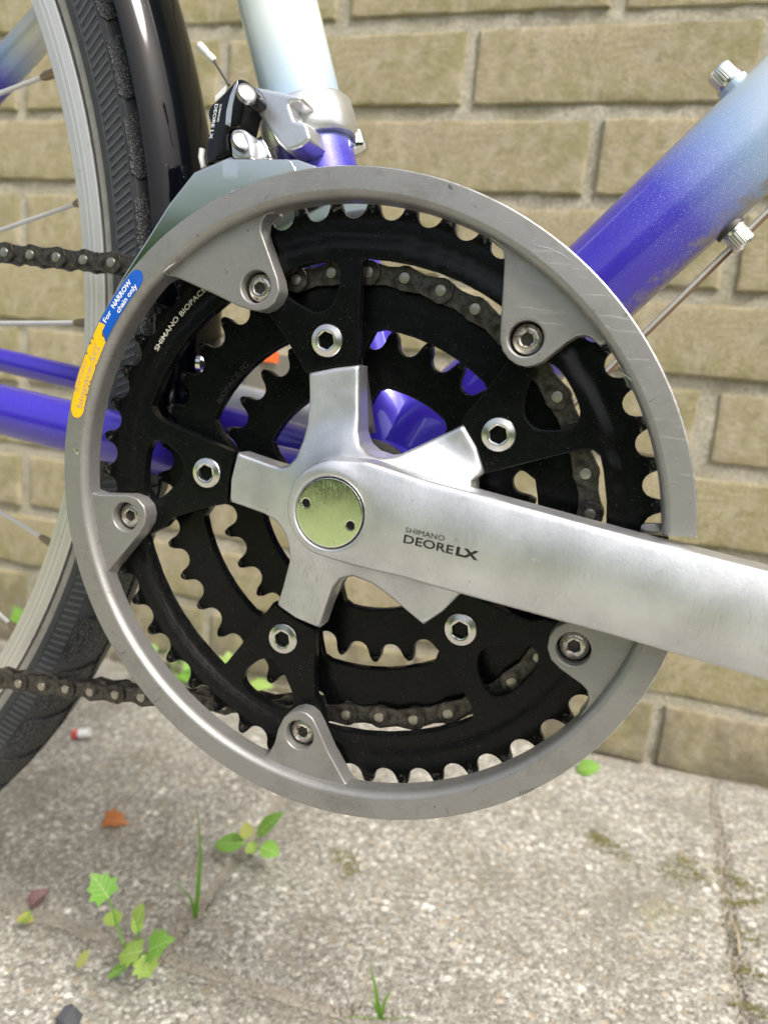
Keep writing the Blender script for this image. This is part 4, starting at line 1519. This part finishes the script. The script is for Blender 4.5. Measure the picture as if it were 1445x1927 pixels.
sp_ = [(-75.18,117.82),(-75.42,114.92),(-74.09,111.30)]
tube(mb, [(p[0], 18, p[1]) for p in sp_], 1.1, 8)
mb.build('cage_pivot_wire', M['plastic_white'], FD)
# gear wire with its crimped end
cw = [(-70.38,142.08),(-73.70,145.90),(-77.05,150.27),(-80.54,153.22),(-84.04,156.17)]
mb = MB()
tube(mb, [(p[0], 26, p[1]) for p in cw[:4]], .55, 8)
W_ = mb.build('gear_wire', M['grime'], FD)
mb = MB()
a, b = Vector((cw[2][0], 26, cw[2][1])), Vector((cw[4][0], 26, cw[4][1]))
tube(mb, [lerp(a, b, t) for t in (0, .1, .35, .45, .55, .7, .93, 1.0)], [1.0, 1.35, 1.35, 1.1, 1.35, 1.45, 1.4, .8], 14)
mb.build('cable_end', M['plastic_white'], W_)

# ------------------------------------------------------------------ weeds and litter on the paving
def leaf_pts(kind, n=9):
    out = []
    if kind == 'oval':
        for i in range(n + 1):
            t = i / n
            out.append((t, .5 * math.sin(math.pi * t ** .8) ** .8))
    else:  # lobed, ivy-like
        out = [(0, .02), (.06, .24), (.02, .46), (.20, .40), (.34, .62), (.46, .38), (.66, .46), (.72, .24), (1.0, .0)]
    return out
def leaf(mb, base_, dirv, L, W, kind='oval', up=Vector((0, 0, 1)), curl=.25, fold=.25, mi=0):
    base_, dirv, up = Vector(base_), Vector(dirv).normalized(), Vector(up)
    side = dirv.cross(up).normalized()
    nrm = side.cross(dirv).normalized()
    V, F = [], []
    prof = leaf_pts(kind)
    for t, w in prof:
        c = base_ + dirv * (t * L) + nrm * (curl * L * (t - t * t * 1.4))
        e = nrm * (fold * w * W)
        V += [c + side * (w * W) + e, c, c - side * (w * W) + e]
    for i in range(len(prof) - 1):
        a = i * 3
        F += [(a, a + 3, a + 4, a + 1), (a + 1, a + 4, a + 5, a + 2)]
    mb.add(V, F, mi)
    # pale midrib and side veins
    def at(t, k):
        i = min(len(prof) - 2, max(0, max(q_ for q_ in range(len(prof)) if prof[q_][0] <= t)))
        f = (t - prof[i][0]) / max(1e-6, prof[i + 1][0] - prof[i][0])
        f = min(1, max(0, f))
        c = lerp(V[i * 3 + 1], V[i * 3 + 4], f)
        e = lerp(V[i * 3 + (0 if k > 0 else 2)], V[i * 3 + (3 if k > 0 else 5)], f)
        return lerp(c, e, abs(k)) + nrm * .10
    def strip(a, b, w):
        d = (b - a).normalized()
        sd = d.cross(nrm).normalized() * w
        mb.add([a - sd, a + sd, b + sd * .4, b - sd * .4], [(0, 1, 2, 3)], mi + 1)
    ts = [0, .2, .4, .6, .8, .97]
    for a, b in zip(ts, ts[1:]):
        strip(at(a, 0), at(b, 0), .028 * L * (1.1 - a))
    for t in (.15, .32, .5, .66):
        for sg in (1, -1):
            strip(at(t, 0), at(min(.95, t + .16), sg * .45), .010 * L)
            strip(at(min(.95, t + .16), sg * .45), at(min(.96, t + .25), sg * .85), .008 * L)
    return mb
def gpt(p):
    return Vector((p[0], p[1], gz(p[0], p[1])))
def plant(name, base_, label, cat, leaves, stems, group=None):
    """leaves: (base xyz, tip xyz, width, kind, material); stems: list of paths"""
    e = link(name, None, None, tuple(Vector(base_) * S))
    e.empty_display_size = .01
    e['label'], e['category'] = label, cat
    if group:
        e['group'] = group
    b = Vector(base_)
    for p in stems:
        mb = MB()
        tube(mb, [Vector(q_) - b for q_ in p], [lerp(.7, .4, i / (len(p) - 1)) for i in range(len(p))], 6)
        mb.build('stem', M['leaf_d'], e, loc=(0, 0, 0))
    for (p0, p1, w, kind, mt) in leaves:
        mb = MB()
        p0, p1 = Vector(p0) - b, Vector(p1) - b
        d = p1 - p0
        toc = (Vector(CAM) - b - p0).normalized()
        upv = (toc * .8 + Vector((0, 0, .7))).normalized()
        leaf(mb, p0, d, d.length, w, kind, upv, random.uniform(.05, .2), random.uniform(.1, .3))
        mb.build('leaf', [M[mt], M['leaf_vein']], e, loc=(0, 0, 0))
    return e
def wv(pts_, y):
    return [(p[0], y, p[1]) for p in pts_]
# broad seedling in the joint
B = [(-109.1,166.2,2.6)][0]
w_ = wv([(-106.2,21.8),(-128.5,14.3),(-98.4,29.4),(-81.9,50.5),(-95.8,22.0),(-82.2,20.9),(-104.9,25.2),(-107.0,36.6),(-104.0,22.9),(-99.9,16.2)], 150)
plant('seedling', B, 'broad-leaved green seedling growing from the slab joint below the chain guard', 'weed',
      [(w_[0], w_[1], 13, 'oval', 'leaf'), (w_[2], w_[3], 10, 'oval', 'leaf'), (w_[4], w_[5], 12, 'oval', 'leaf'), (w_[6], w_[7], 9, 'oval', 'leaf_y'), (w_[8], w_[9], 9, 'oval', 'leaf2')],
      [[B, w_[0]], [B, w_[2]], [B, w_[4]]])
# ivy-like sprout, lower left
B = [(-127.7,63.2,-2.3)][0]
yb = round(B[1]) + 0.0
w_ = wv([(-125.7,55.1),(-136.2,66.2),(-123.5,49.2),(-122.7,39.4),(-109.2,47.1),(-105.8,58.8),(-105.8,31.5),(-120.6,23.1),(-102.2,32.8),(-88.1,45.4),(-105.8,29.1),(-100.6,17.4),(-137.2,17.0),(-146.3,8.6),(-112.7,21.3),(-126.8,8.2),(-107.9,41.5),(-111.1,51.0),(-122.2,46.6),(-117.0,32.1)], 42)
plant('ivy_sprout', B, 'sprout with lobed light green leaves in the slab joint at the lower left', 'weed',
      [(w_[0], w_[1], 14, 'lobed', 'leaf_d'), (w_[2], w_[3], 9, 'oval', 'leaf2'), (w_[4], w_[5], 7, 'oval', 'leaf2'), (w_[6], w_[7], 13, 'lobed', 'leaf2'), (w_[8], w_[9], 14, 'lobed', 'leaf'), (w_[10], w_[11], 13, 'lobed', 'leaf2'), (w_[12], w_[13], 8, 'lobed', 'leaf_y'), (w_[14], w_[15], 6, 'oval', 'leaf_d'), (w_[16], w_[17], 6, 'oval', 'leaf2')],
      [[B, w_[19], w_[18], w_[0]], [B, w_[16], w_[4]], [B, w_[6]], [B, w_[8]], [B, w_[10]]])
def grass(name, base_, label, blades, y, mt='leaf_d'):
    e = link(name, None, None, tuple(Vector(base_) * S))
    e['label'], e['category'] = label, 'grass'
    b = Vector(base_)
    for P, w in blades:
        P = [Vector(q_) - b for q_ in P]
        # resample
        V, F = [], []
        n_ = 8
        for i in range(n_ + 1):
            t = i / n_ * (len(P) - 1)
            k = min(int(t), len(P) - 2)
            c = lerp(P[k], P[k + 1], t - k)
            ww = w * (1 - (i / n_) ** 2 * .95)
            V += [c - Vector((ww, 0, 0)), c + Vector((0, ww * .4, 0)), c + Vector((ww, 0, 0))]
        for i in range(n_):
            a = i * 3
            F += [(a, a + 1, a + 4, a + 3), (a + 1, a + 2, a + 5, a + 4)]
        mb = MB()
        mb.add(V, F)
        mb.build('blade', M[mt], e, loc=(0, 0, 0))
    return e
B = [(-112.9,104.2,-0.1)][0]
w_ = wv([(-109.3,6.0),(-108.2,29.9),(-107.7,50.5),(-111.2,79.9),(-137.4,25.4),(-123.2,25.1),(-112.6,18.2),(-110.2,10.2)], 98)
grass('wild_grass', B, 'single tall grass blade standing in the slab joint below the guard', [([B, w_[1], w_[2], w_[3]], 1.5), ([B, w_[6], w_[5], w_[4]], 1.0)], 108)
B = [(9.0,77.7,3.5)][0]
w_ = wv([(9.4,12.9),(5.9,24.0),(2.0,37.3),(11.5,19.9),(14.5,26.7),(6.4,14.8),(1.9,19.3),(-5.3,3.2),(-10.7,-1.5),(21.8,13.1),(32.4,15.8)], 74)
grass('wild_grass', B, 'small grass tuft at the bottom edge of the picture', [([B, w_[1], w_[2]], 1.3), ([B, w_[3], w_[4]], 1.0), ([B, w_[5], w_[6]], 1.0), ([B, w_[7], w_[8]], .9), ([B, w_[9], w_[10]], .8)], 88, 'leaf')
# weeds at the foot of the wall
def bush(name, base_, label, n_, spread, hgt, mt, seed, ll=18):
    rr = random.Random(seed)
    b = Vector(base_)
    lv, stx = [], []
    for i in range(n_):
        a = rr.uniform(0, 6.28)
        tip = b + Vector((math.cos(a) * spread * rr.uniform(.3, 1), math.sin(a) * spread * .6 * rr.uniform(.2, 1), hgt * rr.uniform(.25, 1)))
        mid = lerp(b, tip, .55) + Vector((0, 0, hgt * .15))
        stx.append([b, mid])
        lv.append((mid, mid + (tip - mid).normalized() * ll * rr.uniform(.7, 1.2), ll * .62, 'oval', mt))
    plant(name, base_, label, 'weed', lv, stx)
p = [(-450.4,68.5)][0]
bush('weed', (p[0], 345, gz(p[0], 345)), 'leafy weed at the wall foot between the wheel spokes', 9, 30, 62, 'leaf', 3, 24)
p = [(-289.7,19.3)][0]
bush('weed', (p[0], 350, gz(p[0], 350)), 'low weed at the wall foot seen between chain guard and outer chainring', 12, 45, 40, 'leaf', 5, 20)
p = [(-229.0,41.2)][0]
bush('weed', (p[0], 355, gz(p[0], 355)), 'bright weed at the wall foot seen through the gap beside the lower left bolt', 10, 32, 38, 'leaf2', 8, 20)
B = [(90.0,347.0,17.4)][0]
w_ = wv([(83.8,18.6),(101.2,26.1)], 345)
plant('seedling', B, 'single round green leaf at the wall foot right of the chain guard', 'weed', [(w_[0], w_[1], 14, 'oval', 'leaf')], [[B, w_[0]]])
B = [(-201.4,67.9,-4.9)][0]
w_ = wv([(-194.0,2.8),(-193.1,10.6),(-196.8,4.6),(-189.5,9.8)], 60)
plant('seedling', B, 'tiny yellow-green sprout beside the purple leaf at the left edge', 'weed', [(w_[0], w_[1], 9, 'oval', 'leaf_y'), (w_[2], w_[3], 7, 'oval', 'leaf2')], [[B, w_[0]]])
def dead(name, P, d, L, W, mt, label, kind='oval', tilt=.35):
    mb = MB()
    leaf(mb, (0, 0, 2), Vector(d), L, W, kind, Vector((0, -.5, 1)), .35, .5)
    o = mb.build(name, [M[mt], M['straw']], None, loc=tuple(Vector(P) * S))
    o['label'], o['category'] = label, 'fallen leaf'
    return o
P = [(-218.0,158.4,-1.9),(-205.7,76.4,-4.7),(186.1,185.9,14.6),(183.8,214.9,15.7),(-134.7,24.2,-4.1),(-330.8,275.1,-1.5)]
dead('fallen_leaf', P[0], (1, .12, .12), 19, 12, 'dead_o', 'curled orange fallen leaf lying on the slab left of the chain guard', 'lobed')
dead('fallen_leaf', P[1], (.4, .6, .5), 13, 10, 'dead_p', 'dull purple fallen leaf lying near the left edge')
mb = MB()
a, b = Vector(P[2]), Vector(P[3])
tube(mb, [Vector((0, 0, 1)), (b - a) * .5 + Vector((1.5, 0, 3)), b - a + Vector((0, 0, 1.5))], [.9, .8, .5], 6)
o = mb.build('dry_stalk', M['straw'], None, loc=tuple(a * S))
o['label'], o['category'] = 'pale dry plant stalk lying along the slab joint at the right', 'stalk'
mb = MB()
pv = [Vector((random.uniform(-1, 1), random.uniform(-1, 1), random.uniform(-.4, 1))).normalized() * random.uniform(5, 8) for _ in range(30)]
bm = bmesh.new()
for v in pv:
    bm.verts.new(v * S)
bmesh.ops.convex_hull(bm, input=bm.verts)
me = bpy.data.meshes.new('pebble')
bm.to_mesh(me)
bm.free()
me.materials.append(M['stone'])
o = link('pebble', me, None, tuple(Vector(P[4]) * S))
o['label'], o['category'] = 'dark angular pebble on the slab at the bottom left', 'pebble'
P5 = [(-304.9,23.1),(-298.2,31.6)]
mb = MB()
b5 = Vector((P5[0][0], 240, gz(P5[0][0], 240) + 4))
tube(mb, [Vector((-5, 0, 0)), Vector((-.5, 0, 1.5)), Vector((0, 0, 1.6))], 4.0, 12, 1)
tube(mb, [Vector((0, 0, 1.6)), Vector((8, 3, 3.5))], 4.1, 12, 0)
o = mb.build('litter', [M['plastic_white'], M['red']], None, loc=tuple(b5 * S))
o['label'], o['category'] = 'small red and white scrap of litter on the paving behind the tyre', 'litter'
# moss cushions and soil crumbs in the joints: ground cover nobody could count
mb = MB()
spots = [(x_, y_) for x_, y_, _ in [(106.6,264.1,14.7),(114.0,255.1,14.6),(161.5,261.9,16.7),(154.1,242.8,15.6),(164.2,252.0,16.4),(-44.5,177.8,5.5),(-54.6,184.8,5.4),(192.4,232.2,16.7),(190.9,204.3,15.5),(190.4,175.8,14.3),(190.0,150.4,13.3),(193.0,252.4,17.5)]]
for sx_, sy_ in spots:
    wd, ht, tl = random.uniform(3, 9), random.uniform(2, 6), random.uniform(-.6, .6)
    for k in range(random.randint(90, 240)):
        gx_ = random.gauss(0, 1)
        x, y = sx_ + gx_ * wd, sy_ + random.gauss(0, 1) * ht + gx_ * wd * tl
        c = Vector((x, y, gz(x, y) + .3))
        d1 = Vector((random.gauss(0, 1), random.gauss(0, 1), random.uniform(.3, 1.5))).normalized()
        d2 = d1.orthogonal().normalized()
        mb.add([c - d2 * .5, c + d2 * .5, c + d1 * random.uniform(.8, 1.9)], [(0, 1, 2)])
o = mb.build('moss', M['moss'], None, smooth=False)
o['kind'] = 'stuff'
mb = MB()
for k in range(3600):
    if random.random() < .35:
        x, y = JX + random.gauss(0, 2.2), random.uniform(78, 375)
    else:
        x, y = JX + 302 + random.gauss(0, 3), random.uniform(78, 375)
    if random.random() < .4:
        x, y = random.uniform(-350, 300), JY + random.gauss(0, 3.0)
    if random.random() < .4:
        x, y = random.uniform(-560, 330), 377 - abs(random.gauss(0, 7))
    elif random.random() < .2:
        x, y = random.uniform(-350, 300), random.uniform(0, 375)
    r_ = random.uniform(.5, 1.7)
    c = Vector((x, y, gz(x, y) - 1.0))
    V = [c + Vector((r_ * math.cos(a), r_ * math.sin(a), 0)) for a in (0, 2.1, 4.2)] + [c + Vector((0, 0, r_ * 1.1))]
    mb.add(V, [(0, 1, 3), (1, 2, 3), (2, 0, 3)])
for cx_, cy_, n_ in ((-113, 168, 110), (-134, 72, 200), (-116, 110, 60), (6, 88, 120), (-205, 74, 60)):
    for k in range(n_):
        x, y = cx_ + random.gauss(0, 9), cy_ + random.gauss(0, 6)
        r_ = random.uniform(.5, 2.0)
        c = Vector((x, y, gz(x, y) - .5))
        V = [c + Vector((r_ * math.cos(a), r_ * math.sin(a), 0)) for a in (0, 2.1, 4.2)] + [c + Vector((0, 0, r_ * 1.1))]
        mb.add(V, [(0, 1, 3), (1, 2, 3), (2, 0, 3)])
o = mb.build('soil_crumbs', M['soil'], None, smooth=False)
o['kind'] = 'stuff'
